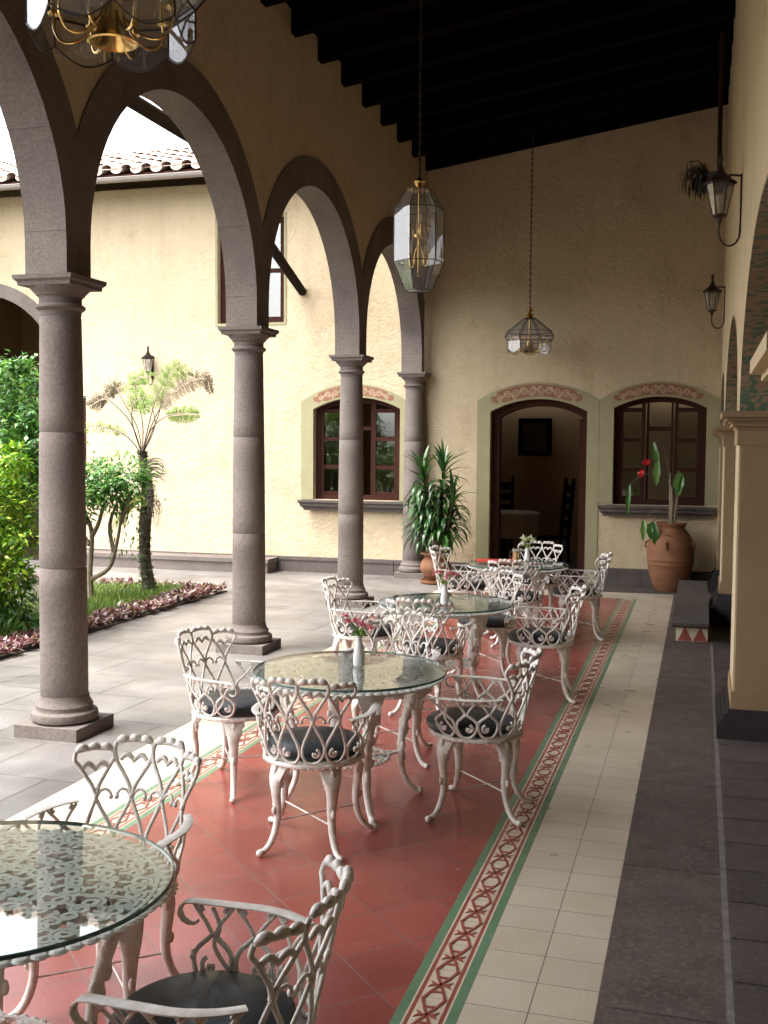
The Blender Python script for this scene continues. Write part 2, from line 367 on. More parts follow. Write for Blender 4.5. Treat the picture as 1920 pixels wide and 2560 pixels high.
# patterned tile borders: bands side by side, motif laid on top
def border(x0, y0, y1, name):
    W = .217; z = 0.0
    b = MB()
    def strip(a, c, mi): b.box(x0 + a, y0, z - .05, x0 + c, y1, z, mi)
    for a, c, mi in [(0, .036, 1), (.036, .043, 0), (.043, .058, 2), (.058, .159, 0), (.159, .174, 2), (.174, .181, 0), (.181, .217, 1)]: strip(a, c, mi)
    p = .2165; n = int((y1 - y0) / p); cx = x0 + W / 2; zt = .003
    def poly(pts): 
        k = len(pts); b.add([(x, y, zt) for x, y in pts] + [(x, y, -.002) for x, y in pts], [tuple(range(k))] + [(i, (i + 1) % k, k + (i + 1) % k, k + i) for i in range(k)], 2)
    for i in range(n):
        yc = y0 + (i + .5) * p
        ho = [(-.046, 0), (-.026, -.060), (.026, -.060), (.046, 0), (.026, .060), (-.026, .060)]
        hi = [(q[0] * .74, q[1] * .80) for q in ho]
        for k in range(6):
            a, c = ho[k], ho[(k + 1) % 6]; e, g = hi[(k + 1) % 6], hi[k]
            poly([(cx + q[0], yc + q[1]) for q in (a, c, e, g)])
        ys = yc + p / 2; d = p / 2 - .060
        for sg in (-1, 1):
            poly([(cx + sg * .004, ys), (cx + sg * .042, ys + .024), (cx + sg * .030, ys + .002), (cx + sg * .042, ys - .024)][::sg])
            poly([(cx - .026 * sg, ys - d), (cx - .014 * sg, ys - d), (cx + .006 * sg, ys), (cx - .006 * sg, ys)][::sg])
            poly([(cx - .026 * sg, ys + d), (cx - .014 * sg, ys + d), (cx + .006 * sg, ys), (cx - .006 * sg, ys)][::-sg])
    o = b.build(name, [M['borderfield'], M['bordergreen'], M['borderred']], None, False); tag(o, kind='structure')
border(-.969, YB, 14.30, 'patterned_tile_border'); border(-2.972, YB, 14.30, 'patterned_tile_border')
b = MB()
for y0, y1, mi in [(14.30, 14.336, 1), (14.336, 14.35, 2), (14.35, 14.47, 0), (14.47, 14.484, 2), (14.484, 14.52, 1)]: b.box(-2.972, y0, -.05, -.752, y1, 0, mi)
tag(b.build('patterned_tile_border', [M['borderfield'], M['bordergreen'], M['borderred']], None, False), kind='structure')

# ------------------------------------------------------------------ far house (courtyard wall + dining room)
YW = 15.8
house = empty('house', (-4, YW, 0), 0, 'long cream plastered house wall with arched door and windows closing the far end', 'house')
def hp(o):  # parent at world position
    o.parent = house; o.matrix_parent_inverse = Matrix.Translation((4, -YW, 0)); return o
wmap = lambda u, v, d: (u, YW + d, v)
door_o = [(-2.99, -.0)] + [(x, z) for x, z in arcpts(-2.99, -1.58, 2.48, 2.664)] + [(-1.58, -.0)]
rwin = [(-1.205, 1.15)] + arcpts(-1.205, .066, 2.53, 2.69) + [(.066, 1.15)]
lwin = [(-5.76, 1.13)] + arcpts(-5.76, -4.37, 2.525, 2.70) + [(-4.37, 1.13)]
uwin = [(-7.37, 3.87), (-7.37, 5.5), (-6.25, 5.5), (-6.25, 3.87)]
bigarch = [(-13.24, 0), (-13.24, 2.96)] + [(-11.74 - 1.5 * cos(pi * i / 24), 2.96 + 1.5 * sin(pi * i / 24)) for i in range(1, 24)] + [(-10.24, 2.96), (-10.24, 0)]
brownw = [(-10.05, 1.3), (-10.05, 2.75), (-9.74, 2.75), (-9.74, 1.3)]
topz = lambda x: 6.05 if x < -4.6 else 6.05 + .15 * (x + 4.6)
outer = [(-15, -.05), (-15, 6.05), (-4.6, 6.05), (.3, 6.75), (.75, 6.75), (6.2, 6.75), (6.2, -.05)]
# outline walks round the two openings that reach the floor
outer = [(-15, -.05), (-15, 6.05), (-4.6, 6.05), (.3, 6.9), (6.2, 6.9), (6.2, -.05)] + [(-1.58, -.05)] + [(x, z) for x, z in arcpts(-2.99, -1.58, 2.48, 2.664)][::-1] + [(-2.99, -.05)] + [(-10.24, -.05), (-10.24, 2.96)] + [(-11.74 - 1.5 * cos(pi * i / 24), 2.96 + 1.5 * sin(pi * i / 24)) for i in range(1, 24)][::-1] + [(-13.24, 2.96), (-13.24, -.05)]
b = MB(); b.prism(outer, [rwin, lwin, uwin, brownw], wmap, 0, .32)
hp(b.build('wall', M['plaster'], None, False))
# plinth with moulded top
def plinth(x0, x1, h=.235, p=.085):
    b = MB(); b.box(x0, YW - p, 0, x1, YW - .001, h - .05); b.box(x0, YW - p - .012, h - .05, x1, YW - .001, h); hp(b.build('stone_plinth', M['darkstone'], None, False))
plinth(-1.40, -.78); plinth(-.776, -.1); plinth(-.096, .24); plinth(-3.42, -3.19); plinth(-10.2, -8.5); plinth(-8.496, -6.3, .235)
for i in range(3): plinth(-6.296 + i * .62, -6.3 + (i + 1) * .62)
plinth(-4.43, -3.424)
b = MB(); b.box(-10.2, 15.30, 0, -6.32, YW - .1, .16); b.box(-10.2, 15.28, .16, -6.30, YW - .1, .22)
tag(b.build('stone_bench', M['stone'], None, False), 'low grey stone ledge along the foot of the courtyard wall behind the tree fern', 'bench')
# painted surrounds with a scroll frieze
def surround(kind, out, inn, bottom, fr):
    x0, x1, zs, za = out; a0, a1, is_, ia = inn
    poly = [(x0, bottom)] + arcpts(x0, x1, zs, za) + [(x1, bottom), (a1, bottom)] + arcpts(a0, a1, is_, ia)[::-1] + [(a0, bottom)]
    b = MB(); b.prism(poly, [], wmap, -.012, -.0005)
    sd_ = hp(b.build('painted_surround', M['olive'], None, False))
    # frieze: band between two arcs with leafy ends
    n = 36; A = arcpts(x0, x1, zs, za, n); B = arcpts(a0, a1, is_, ia, n); lo, hi = [], []
    i0, i1 = int(n * fr[0]), int(n * fr[1])
    for i in range(i0, i1 + 1):
        t0, t1 = (.14, .88)
        k = min(i - i0, i1 - i)
        if k < 3: mdl = (t0 + t1) / 2; hh = (.10, .30, .16)[k]; t0, t1 = mdl - hh, mdl + hh
        lo.append((B[i][0] * (1 - t0) + A[i][0] * t0, B[i][1] * (1 - t0) + A[i][1] * t0)); hi.append((B[i][0] * (1 - t1) + A[i][0] * t1, B[i][1] * (1 - t1) + A[i][1] * t1))
    b = MB(); b.prism(lo + hi[::-1], [], wmap, -.0145, -.0125)
    # scrolls
    m = len(lo)
    for sgn in (-1, 1):
        for j in range(5):
            t = .5 + sgn * (.045 + .09 * j); k = t * (m - 1); q = int(k); fq = k - q
            if q + 1 >= m: continue
            cx = lo[q][0] * (1 - fq) + lo[q + 1][0] * fq; cz = lo[q][1] * (1 - fq) + lo[q + 1][1] * fq
            cx2 = hi[q][0] * (1 - fq) + hi[q + 1][0] * fq; cz2 = hi[q][1] * (1 - fq) + hi[q + 1][1] * fq
            mx, mz = (cx + cx2) / 2, (cz + cz2) / 2; hh = abs(cz2 - cz) * .36; fl = 1 if j % 2 else -1
            pts = []
            for s_ in range(15):
                a = s_ / 14 * 3.4 * pi; rr = hh * (1 - .75 * s_ / 14)
                pts.append((mx + sgn * rr * cos(a), YW - .0155, mz + fl * rr * sin(a)))
            b.sweep(pts, .006, .0012, (0, 1, 0), 4, 1)
            b.sweep([(mx - sgn * hh, YW - .0155, mz), (mx - sgn * hh * 1.5, YW - .0155, mz - fl * hh * .8), (mx - sgn * hh * 2.1, YW - .0155, mz - fl * hh)], [.008, .012, .003], .0012, (0, 1, 0), 4, 1)
    o = b.build('scroll_frieze', [M['friezebg'], M['friezefg']], None, False); o.parent = sd_
    return sd_
surround('door', (-3.185, -1.407, 2.645, 2.905), (-2.99, -1.58, 2.48, 2.664), 0.0, (.1, .9))
surround('window', (-1.403, .238, 2.645, 2.90), (-1.205, .066, 2.53, 2.69), 1.17, (.1, .9))
surround('window', (-5.96, -4.26, 2.64, 2.91), (-5.76, -4.37, 2.525, 2.70), 1.13, (.1, .9))
inn_ = [(-2.87, -.01)] + arcpts(-2.87, -1.66, 2.40, 2.565) + [(-1.66, -.01)]
full_ = [(-2.99, -.01)] + arcpts(-2.99, -1.58, 2.48, 2.664) + [(-1.58, -.01)]
b = MB(); b.prism(full_ + inn_[::-1], [], wmap, .12, .30); hp(b.build('door_frame', M['darkwood'], None, False))
b = MB(); b.box(-1.72, YW + .32, .02, -1.665, YW + 1.05, 2.38); hp(b.build('open_door', M['darkwood'], None, False))
# windows: frame, two fixed leaves of three panes, open middle; stone sill
def casement(op, x0, x1, z0, zs, za, sill):
    D0, D1 = .12, .19
    root = empty('window', ((x0 + x1) / 2, YW, z0)); hp(root)
    inv = Matrix.Translation((-(x0 + x1) / 2, -YW, -z0))
    def wp(o, par=None): o.parent = par or root; o.matrix_parent_inverse = inv if par is None else par.matrix_world.inverted(); return o
    e = .075
    inn = [(x0 + e, z0 + e)] + arcpts(x0 + e, x1 - e, zs - .03, za - e) + [(x1 - e, z0 + e)]
    b = MB(); b.prism(op, [inn], wmap, D0, D1)
    W = x1 - x0; l1, r0 = x0 + W * .34, x1 - W * .34
    def arcz(x):
        hw = W / 2; h = za - zs; r = (hw * hw + h * h) / (2 * h); return za - r + sqrt(max(0, r * r - (x - (x0 + x1) / 2) ** 2)) - e
    for (a, c) in ((x0 + e, l1), (r0, x1 - e)):
        for xx in (a, c - .05): b.box(xx, YW + .135, z0 + e, xx + .05, YW + .18, arcz(xx + .025) + .02)
        for k in range(4):
            zz = z0 + e + k * (zs - z0 - .1) / 3
            if k: b.box(a + .05, YW + .14, zz - .03, c - .05, YW + .175, zz + .03)
            else: b.box(a + .05, YW + .14, zz, c - .05, YW + .175, zz + .05)
    b.box(l1 + .02, YW + .20, z0 + e, l1 + .05, YW + .24, za - e); b.box(r0 - .05, YW + .20, z0 + e, r0 - .02, YW + .24, za - e)
    b.box(l1 + .05, YW + .205, zs - .32, r0 - .05, YW + .235, zs - .26)
    wp(b.build('frame', M['darkwood'], None, False))
    for (a, c) in ((x0 + e + .05, l1 - .05), (r0 + .05, x1 - e - .05)):
        for k in range(3):
            za_ = z0 + e + k * (zs - z0 - .1) / 3 + .04; zb_ = z0 + e + (k + 1) * (zs - z0 - .1) / 3 - .03
            if k == 2: zb_ = min(arcz(a), arcz(c))
            b = MB(); b.box(a, YW + .152, za_, c, YW + .156, zb_); wp(b.build('pane', M['pane'], None, False))
    s0, s1 = sill; b = MB()
    prof = [(0, 0), (-.17, 0), (-.17, -.03), (-.14, -.06), (-.14, -.09), (-.09, -.13), (-.09, -.16), (0, -.16)]
    zt = z0 - .005
    vs = [];
    for x, sg in ((s0, 1), (s1, -1)):
        for d, zz in prof: vs.append((x + sg * (0.17 + d) * .9, YW + d - .0005, zt + zz))
    k = len(prof); b.add(vs, [tuple(range(k)), tuple(range(k, 2 * k))[::-1]] + [(i, (i + 1) % k, k + (i + 1) % k, k + i) for i in range(k)])
    wp(b.build('sill', M['darkstone'], None, False))
casement(rwin, -1.205, .066, 1.15, 2.53, 2.69, (-1.40, .236)); casement(lwin, -5.76, -4.37, 1.13, 2.525, 2.70, (-5.96, -4.20))
# upstairs window, side shutter
b = MB(); b.prism(uwin, [[(-7.27, 3.97), (-7.27, 5.42), (-6.35, 5.42), (-6.35, 3.97)]], wmap, .10, .2)
b.box(-6.83, YW + .12, 3.97, -6.77, YW + .18, 5.42); b.box(-7.27, YW + .12, 4.66, -6.35, YW + .17, 4.72)
uw = hp(b.build('window', M['darkwood'], None, False))
b = MB(); b.box(-7.27, YW + .15, 3.97, -6.35, YW + .155, 5.42); o = b.build('pane', M['pane'], None, False); o.parent = uw; o.matrix_parent_inverse = uw.matrix_world.inverted()
b = MB(); b.prism([(-7.41, 3.83), (-7.41, 5.55), (-6.21, 5.55), (-6.21, 3.83)], [uwin], wmap, -.01, -.0005); hp(b.build('painted_surround', M['olive'], None, False))
b = MB(); b.prism(uwin, [], lambda u, v, d: (u, YW + d, v), .6, .62); o = hp(b.build('curtain', M['cloth'], None, False))
b = MB(); b.box(-10.05, YW + .08, 1.3, -9.74, YW + .14, 2.75)
for k in range(3): b.box(-10.03, YW + .06, 1.36 + k * .47, -9.76, YW + .079, 1.76 + k * .47)
hp(b.build('shutter', M['darkwood'], None, False))
# big dark passage arch
b = MB(); ring = [(-13.46, 0), (-13.46, 2.96)] + [(-11.74 - 1.72 * cos(pi * i / 30), 2.96 + 1.72 * sin(pi * i / 30)) for i in range(1, 30)] + [(-10.02, 2.96), (-10.02, 0), (-10.24, 0), (-10.24, 2.96)] + [(-11.74 + 1.5 * cos(pi * i / 30), 2.96 + 1.5 * sin(pi * i / 30)) for i in range(1, 30)] + [(-13.24, 2.96), (-13.24, 0)]
b.prism(ring, [], wmap, -.02, .33); hp(b.build('stone_archway', M['stone'], None, False))
def roombox(x0, y0, x1, y1, z1, name, wm, fm=None, light_gap=0):
    b = MB(); t = .1
    b.box(x0 - t, y1, -.05, x1 + t, y1 + t, z1); b.box(x0 - t, y0, -.05, x0, y1, z1); b.box(x1, y0, -.05, x1 + t, y1, z1); b.box(x0, y0, z1, x1, y1 - light_gap, z1 + t)
    b.box(x0, y0, -.06, x1, y1, -.004, 1)
    return hp(b.build(name, [wm, fm or M['roomfloor']], None, False))
roombox(-4.0, 16.121, 2.2, 20.0, 3.3, 'dining_room', M['room'], None, .16); roombox(-6.6, 16.121, -4.22, 18.6, 3.3, 'side_room', M['room']); roombox(-14.2, 16.121, -9.6, 20.5, 5.2, 'passage', M['room'])  # slot in the dining room ceiling is added to let daylight in
b = MB()
for i in range(12): b.box(-13.2 + i * .27, 17.6, 0.9 + i * .2 - .9 * (i < 0), -13.2 + (i + 1) * .27, 19.2, 1.1 + i * .2 + .02)
for i in range(12): pass
b.sweep([(-13.3, 17.55, 1.2), (-10.0, 17.55, 3.9)], .05, .18, (0, 0, 1), 4)
hp(b.build('staircase', M['beam'], None, False))
# roof of barrel tiles, rafters, gutter
b = MB(); x0, x1 = -15.2, -5.2; y0, z0, y1, z1 = 15.12, 6.17, 18.2, 7.28; nx = int((x1 - x0) / .02); rows = 8; L = sqrt((y1 - y0) ** 2 + (z1 - z0) ** 2); per = .34
cols = int((x1 - x0) / per); vs = []
for r_ in range(rows):
    for j in range(cols):
        cx = x0 + (j + .5) * per + U(-.008, .008); sk = U(-.012, .012); dz = U(-.006, .006)
        ya = y0 + (y1 - y0) * r_ / rows - .03 + U(-.015, .015); yb = y0 + (y1 - y0) * (r_ + 1) / rows + .05; za = z0 + (z1 - z0) * r_ / rows + .022 + dz; zb = z0 + (z1 - z0) * (r_ + 1) / rows + .012 + dz
        for up_ in (1, -1):
            pa = []; nn = 7
            for k in range(nn):
                a = pi * k / (nn - 1); rr = .108 if up_ == 1 else .098
                pa.append((cos(a) * rr, up_ * sin(a) * .078))
            ox = 0 if up_ == 1 else per / 2; oz = 0.0 if up_ == 1 else -.005
            v = [(cx + ox + p[0], ya, za + oz + p[1]) for p in pa] + [(cx + ox + sk + p[0] * .85, yb, zb + oz + p[1] * .85) for p in pa]
            v += [(cx + ox + p[0] * .84, ya, za + oz + p[1] * .8 ) for p in pa] + [(cx + ox + sk + p[0] * .7, yb, zb + oz + p[1] * .66) for p in pa]
            fs = [(k, k + 1, nn + k + 1, nn + k) for k in range(nn - 1)] + [(2 * nn + k, 3 * nn + k, 3 * nn + k + 1, 2 * nn + k + 1) for k in range(nn - 1)] + [(k, 2 * nn + k, 2 * nn + k + 1, k + 1) for k in range(nn - 1)]
            b.add(v, fs)
rf = b.build('tiled_roof', M['rooftile']); hp(rf)
b = MB(); b.add([(x0, y0 + .02, z0 - .055), (x1, y0 + .02, z0 - .055), (x1, y1, z1 - .05), (x0, y1, z1 - .05), (x0, y0 + .02, z0 - .085), (x1, y0 + .02, z0 - .085), (x1, y1, z1 - .10), (x0, y1, z1 - .10)], [(0, 1, 2, 3), (4, 7, 6, 5), (0, 4, 5, 1), (2, 6, 7, 3), (0, 3, 7, 4), (1, 5, 6, 2)])
hp(b.build('roof_boards', M['darkwood'], None, False))
b = MB(); b.box(x0, 16.13, 5.9, x1, 18.2, 6.03); b.box(x0, 18.0, 5.9, x1, 18.2, 7.1); hp(b.build('roof_deck', M['room'], None, False))
xx = -14.6
while xx < -5.4:
    b = MB(); b.add([(xx + dx, yy, zz + dz) for yy, zz in ((15.2, z0 - .07), (16.0, z0 + .21)) for dx in (0, .1) for dz in (-.115, -.012)], [(0, 1, 3, 2), (4, 6, 7, 5), (0, 2, 6, 4), (1, 5, 7, 3), (0, 4, 5, 1), (2, 3, 7, 6)])
    hp(b.build('rafter_end', M['darkwood'], None, False)); xx += .86
b = MB(); pr = [(cos(a) * .062, sin(a) * .062) for a in [pi + pi * k / 10 for k in range(11)]]; pr2 = [(p[0] * .9, p[1] * .9) for p in pr[::-1]]
v = []; P = pr + pr2; k = len(P)
for x in (x0, -5.3): v += [(x, 15.08 + p[0], 6.04 + p[1]) for p in P]
b.add(v, [(i, (i + 1) % k, k + (i + 1) % k, k + i) for i in range(k)] + [tuple(range(k)), tuple(range(k, 2 * k))])
b.sweep([(x0, 15.02, 6.045), (-5.3, 15.02, 6.045)], .009, None, None, 6); b.sweep([(x0, 15.14, 6.045), (-5.3, 15.14, 6.045)], .009, None, None, 6)
hp(b.build('gutter', M['gutter']))

# dining room furniture seen through the door
pf = MB(); pf.prism([(-3.245, 1.805), (-3.245, 2.495), (-2.635, 2.495), (-2.635, 1.805)], [[(-3.16, 1.89), (-3.16, 2.41), (-2.72, 2.41), (-2.72, 1.89)]], lambda u, v, d: (u, 19.95 + d, v), -.03, .04)
fr_ = tag(pf.build('framed_picture', M['beam'], None, False), 'dark wood framed picture on the dining room wall seen through the door', 'picture')
b = MB(); b.box(-3.16, 19.955, 1.89, -2.72, 19.97, 2.41); b.build('canvas', M['picture'], fr_, False)
t = empty('dining_table', (-3.2, 18.3, 0), 0, 'round dining table under a pale cloth in the dark room behind the door', 'table')
b = MB(); b.lathe([(0, .86), (.58, .86), (.6, .84), (.605, .65), (.62, .45)], 28, cap=False); b.build('tablecloth', M['cloth'], t)
b = MB(); b.lathe([(.30, 0), (.28, .03), (.06, .08), (.05, .70), (.2, .735)], 16); b.build('pedestal', M['beam'], t)
def dining_chair(x, y, rz, label):
    t = empty('dining_chair', (x, y, 0), rz, label, 'chair')
    b = MB(); b.box(-.22, -.22, .43, .22, .22, .47); b.build('seat', M['beam'], t, False)
    for sx in (-.2, .2):
        for sy in (-.2, .2):
            b = MB(); b.sweep([(sx, sy, 0), (sx, sy, .43)], .022, None, None, 4); b.build('leg', M['beam'], t, False)
    b = MB()
    for sx in (-.2, .2): b.sweep([(sx, .2, .47), (sx, .27, 1.36), (sx * 1.02, .275, 1.45)], [.03, .026, .02], None, None, 4)
    for zz in (.6, .8, 1.0, 1.2): b.box(-.19, .215 + (zz - .5) * .07, zz, .19, .245 + (zz - .5) * .07, zz + .13)
    b.build('ladder_back', M['beam'], t, False)
dining_chair(-2.35, 18.2, R(-65), 'tall ladder back chair right of the dining table in the dark room')
dining_chair(-3.42, 19.1, R(5), 'tall ladder back chair behind the dining table in the dark room')
# things behind the left window
def bottle(x, y, z, hgt, r, label):
    b = MB(); b.lathe([(0, 0), (r, 0), (r, hgt * .55), (r * .4, hgt * .72), (r * .35, hgt), (0, hgt)], 12, (x, y, z)); tag(b.build('bottle', M['blackstone']), label, 'bottle', 'dark bottles on the inner ledge')
b = MB(); b.box(-5.9, 16.15, .98, -3.95, 16.42, 1.03); hp(b.build('inner_ledge', M['darkwood'], None, False))
bottle(-4.78, 16.28, 1.03, .33, .05, 'thick dark bottle leftmost of three behind the right leaf of the left window'); bottle(-4.68, 16.3, 1.03, .36, .045, 'middle dark bottle of three behind the right leaf of the left window'); bottle(-4.53, 16.27, 1.03, .42, .03, 'slim dark bottle rightmost of three behind the right leaf of the left window')

# ------------------------------------------------------------------ arcade
XA0, XA1 = -4.28, -3.97; YC = [6.37 + 3.13 * i for i in range(-2, 3)] + [15.66]
amap = lambda u, v, d: (d, u, v)
RI, RO, ZC = 1.42, 1.72, 3.27
ORD = {0: 'nearest visible', 1: 'second', 2: 'third'}
# plaster wall above the arches
zi = ZC + sqrt(RO ** 2 - 1.565 ** 2)
prof = []
for i in range(len(YC) - 1):
    yc = (YC[i] + YC[i + 1]) / 2; hs = (YC[i + 1] - YC[i]) / 2; a0 = math.acos(min(1, hs / RO))
    for k in range(25):
        a = pi - a0 - (pi - 2 * a0) * k / 24; prof.append((yc + RO * cos(a), ZC + RO * sin(a)))
top0 = 6.3
prof = [(YB, top0), (YB, -.05), (YC[0] - .17, -.05), (YC[0] - .17, 3.05)] + prof + [(YW - .001, prof[-1][1]), (YW - .001, top0)]
b = MB(); b.prism(prof, [], amap, XA0 + .012, XA1 - .012)
tag(b.build('arcade_wall', M['plaster'], None, False), 'rough cream plaster wall above the row of stone arches', 'wall')
ALAB = ['first stone arch out past the left edge behind the brass chandelier', 'pointed looking stone arch nearest the camera, between the two closest visible columns', 'middle stone arch between the second and third visible columns', 'small far stone arch behind the hexagonal hanging lantern']
for i in range(len(YC) - 1):
    yc = (YC[i] + YC[i + 1]) / 2; hs = (YC[i + 1] - YC[i]) / 2 - .0015; a0 = math.acos(hs / RO); ri = min(RI, hs - .143)
    pts = [(yc - hs, 3.052), (yc - hs, ZC + RO * sin(a0))] + [(yc + RO * cos(pi - a0 - (pi - 2 * a0) * k / 30), ZC + RO * sin(pi - a0 - (pi - 2 * a0) * k / 30)) for k in range(1, 30)] + [(yc + hs, ZC + RO * sin(a0)), (yc + hs, 3.052), (yc + ri, 3.052)]
    pts += [(yc + ri * cos(pi * k / 32), ZC + ri * sin(pi * k / 32)) for k in range(33)] + [(yc - ri, 3.052)]
    b = MB(); b.prism(pts, [], amap, XA0, XA1)
    # pale mortar joints of the voussoirs on the soffit
    for a in (.05, .5, 1.0, pi - 1.0, pi - .5, pi - .05):
        p = [(XA0 + .0, yc + (ri - .001) * cos(a), ZC + (ri - .001) * sin(a)), (XA1 - .0, yc + (ri - .001) * cos(a), ZC + (ri - .001) * sin(a))]
        b.sweep(p, .004, .003, (0, cos(a), sin(a)), 4, 1)
    lab = ALAB[i - 1] if i else 'stone arch hidden beside the camera'
    tag(b.build('stone_arch', [M['stone'], M['joint']]), lab, 'arch', 'stone arches of the arcade')
# columns
def column(y, half=False):
    t = empty('stone_column', (-4.1125, y, 0)); 
    b = MB(); a = .236; b.box(-a, -a, 0, a, a, .085)
    b.lathe([(.19, .085), (.218, .10), (.224, .125), (.218, .15), (.19, .165), (.186, .18), (.19, .195), (.178, .212), (.166, .235), (.162, .262)], 40)
    b.build('base', M['stone'], t)
    b = MB()
    def rad(z): q = (z - .26) / 2.55; return .158 - .024 * q + .006 * sin(pi * q)
    js = [.262, 1.13, 2.035, 2.80]
    for k in range(3):
        za, zb = js[k], js[k + 1] - .008
        b.lathe([(rad(za) - .002, za), (rad(za), za + .004)] + [(rad(za + (zb - za) * q / 6), za + (zb - za) * q / 6) for q in range(1, 6)] + [(rad(zb), zb - .004), (rad(zb) - .002, zb)], 40)
        b.lathe([(rad(zb) - .0035, zb), (rad(zb) - .0035, zb + .008)], 40, mi=1, cap=False)
    b.build('shaft', [M['stone'], M['joint']], t)
    b = MB()
    b.lathe([(.134, 2.80), (.136, 2.83), (.150, 2.838), (.163, 2.85), (.163, 2.862), (.150, 2.872), (.139, 2.878), (.139, 2.915), (.145, 2.925), (.158, 2.932), (.160, 2.94), (.175, 2.955), (.192, 2.972), (.200, 2.986)], 40)
    for s0, z0_, s1, z1_ in [(.195, 2.984, .198, 3.008), (.198, 3.008, .214, 3.022), (.216, 3.022, .22, 3.05)]:
        v = [(sx * q, sy * q, z) for q, z in ((s0, z0_), (s1, z1_)) for sx, sy in ((-1, -1), (1, -1), (1, 1), (-1, 1))]
        b.add(v, [(0, 3, 2, 1), (4, 5, 6, 7)] + [(k, (k + 1) % 4, 4 + (k + 1) % 4, 4 + k) for k in range(4)])
    b.build('capital', M['stone'], t)
    return t
c0 = column(YC[2]); CL = ['stone column hidden beside the camera', 'stone column just outside the left edge of the view', 'thick grey stone column nearest the camera at the left, beside the shrubs', 'grey stone column second from the left, behind the left chair of the vase table', 'slim grey stone column in front of the left arched window', 'dark far stone column against the house wall behind the potted dracaena']
for i in range(6):
    o = c0 if i == 2 else copy_tree(c0); o.location = (-4.1125, YC[i], 0); tag(o, CL[i], 'column', 'stone columns of the arcade')

# ------------------------------------------------------------------ roof over the arcade: sloped ceiling on exposed beams
roof = empty('arcade_roof', (-2, 5, 6), 0, 'steep dark timber lean-to roof with exposed black beams over the terrace', 'roof')
rinv = Matrix.Translation((2, -5, -6))
bz = lambda x: 6.02 + .15 * (x + 3.97)
def slab(b, x0, x1, y0, y1, lo, hi):
    b.add([(x, y, bz(x) + d) for d in (lo, hi) for y in (y0, y1) for x in (x0, x1)], [(0, 2, 3, 1), (4, 5, 7, 6), (0, 1, 5, 4), (2, 6, 7, 3), (0, 4, 6, 2), (1, 3, 7, 5)])
b = MB(); slab(b, -4.92, 6.2, YB - .5, YW + .6, .235, .32); o = b.build('ceiling', M['beam'], None, False); o.parent = roof; o.matrix_parent_inverse = rinv
yb_ = YW - .14
while yb_ > YB:
    b = MB(); slab(b, -4.85, .6, yb_, yb_ + .13, 0, .236); o = b.build('beam', M['beam'], None, False); o.parent = roof; o.matrix_parent_inverse = rinv; yb_ -= .775
GZ, GY = 5.05, 10.25
b = MB(); b.sweep([(-5.0, YB, GZ), (-5.0, GY, GZ), (-5.95, 15.79, 4.33)], .07, None, None, 10)
for yy in (4.8, 7.9, 10.1): b.sweep([(-5.0, yy, GZ), (-4.279, yy, GZ)], .018, None, None, 6)
b.lathe([(.075, -.012), (.075, .012)], 14, (-5.94, 15.72, 4.34))
o = b.build('gutter_pipe', M['pipe']); tag(o, 'brown round gutter pipe sloping from the arcade eave down to the courtyard wall', 'pipe')

# ------------------------------------------------------------------ right hand arcade wall and room behind it
XW = .245
rwall = empty('inner_arcade', (XW, 8, 0), 0, 'cream plaster wall with painted arches along the right side', 'wall'); winv = Matrix.Translation((-XW, -8, 0))
def rp(o, par=None): o.parent = par or rwall; o.matrix_parent_inverse = winv if par is None else par.matrix_world.inverted(); return o
OPS = [(-1.6, 2.6), (3.2, 7.65), (8.35, 12.45), (13.15, 15.5)]
outl = [(YB, -.05), (YB, 7.0), (YW - .001, 7.0), (YW - .001, -.05)]
ap = lambda y0, y1: [((y0 + y1) / 2 + (y1 - y0) / 2 * cos(pi * k / 28), 2.2 + (.92 if y1 - y0 > 3 else .7) * sin(pi * k / 28)) for k in range(29)]
for (y0, y1) in OPS[::-1]:
    outl += [(y1, -.05)] + ap(y0, y1) + [(y0, -.05)]
b = MB(); b.prism(outl, [], lambda u, v, d: (d, u, v), XW, XW + .5); rp(b.build('wall', M['plaster_smooth'], None, False))
for (y0, y1) in OPS:
    b = MB(); A = ap(y0, y1); k = len(A); cy = (y0 + y1) / 2
    ins = [(cy + (y - cy) * .997, 2.2 + (z - 2.2) * .994) for y, z in A]
    v = [(XW - .004, y, z) for y, z in A] + [(XW + .504, y, z) for y, z in A] + [(XW - .004, y, z) for y, z in ins] + [(XW + .504, y, z) for y, z in ins]
    b.add(v, [(2 * k + i, 2 * k + i + 1, 3 * k + i + 1, 3 * k + i) for i in range(k - 1)] + [(i, i + 1, 2 * k + i + 1, 2 * k + i) for i in range(k - 1)])
    rp(b.build('painted_soffit', M['mottled']))
    # painted spandrel band on the wall face round the arch, terracotta line
    b = MB(); o1 = [(cy + (y - cy) * 1.012, 2.2 + (z - 2.2) * 1.02) for y, z in A]
    v = [(XW - .003, y, z) for y, z in A] + [(XW - .003, y, z) for y, z in o1]; b.add(v, [(i, i + 1, k + i + 1, k + i) for i in range(k - 1)])
    rp(b.build('painted_line', M['friezebg']))
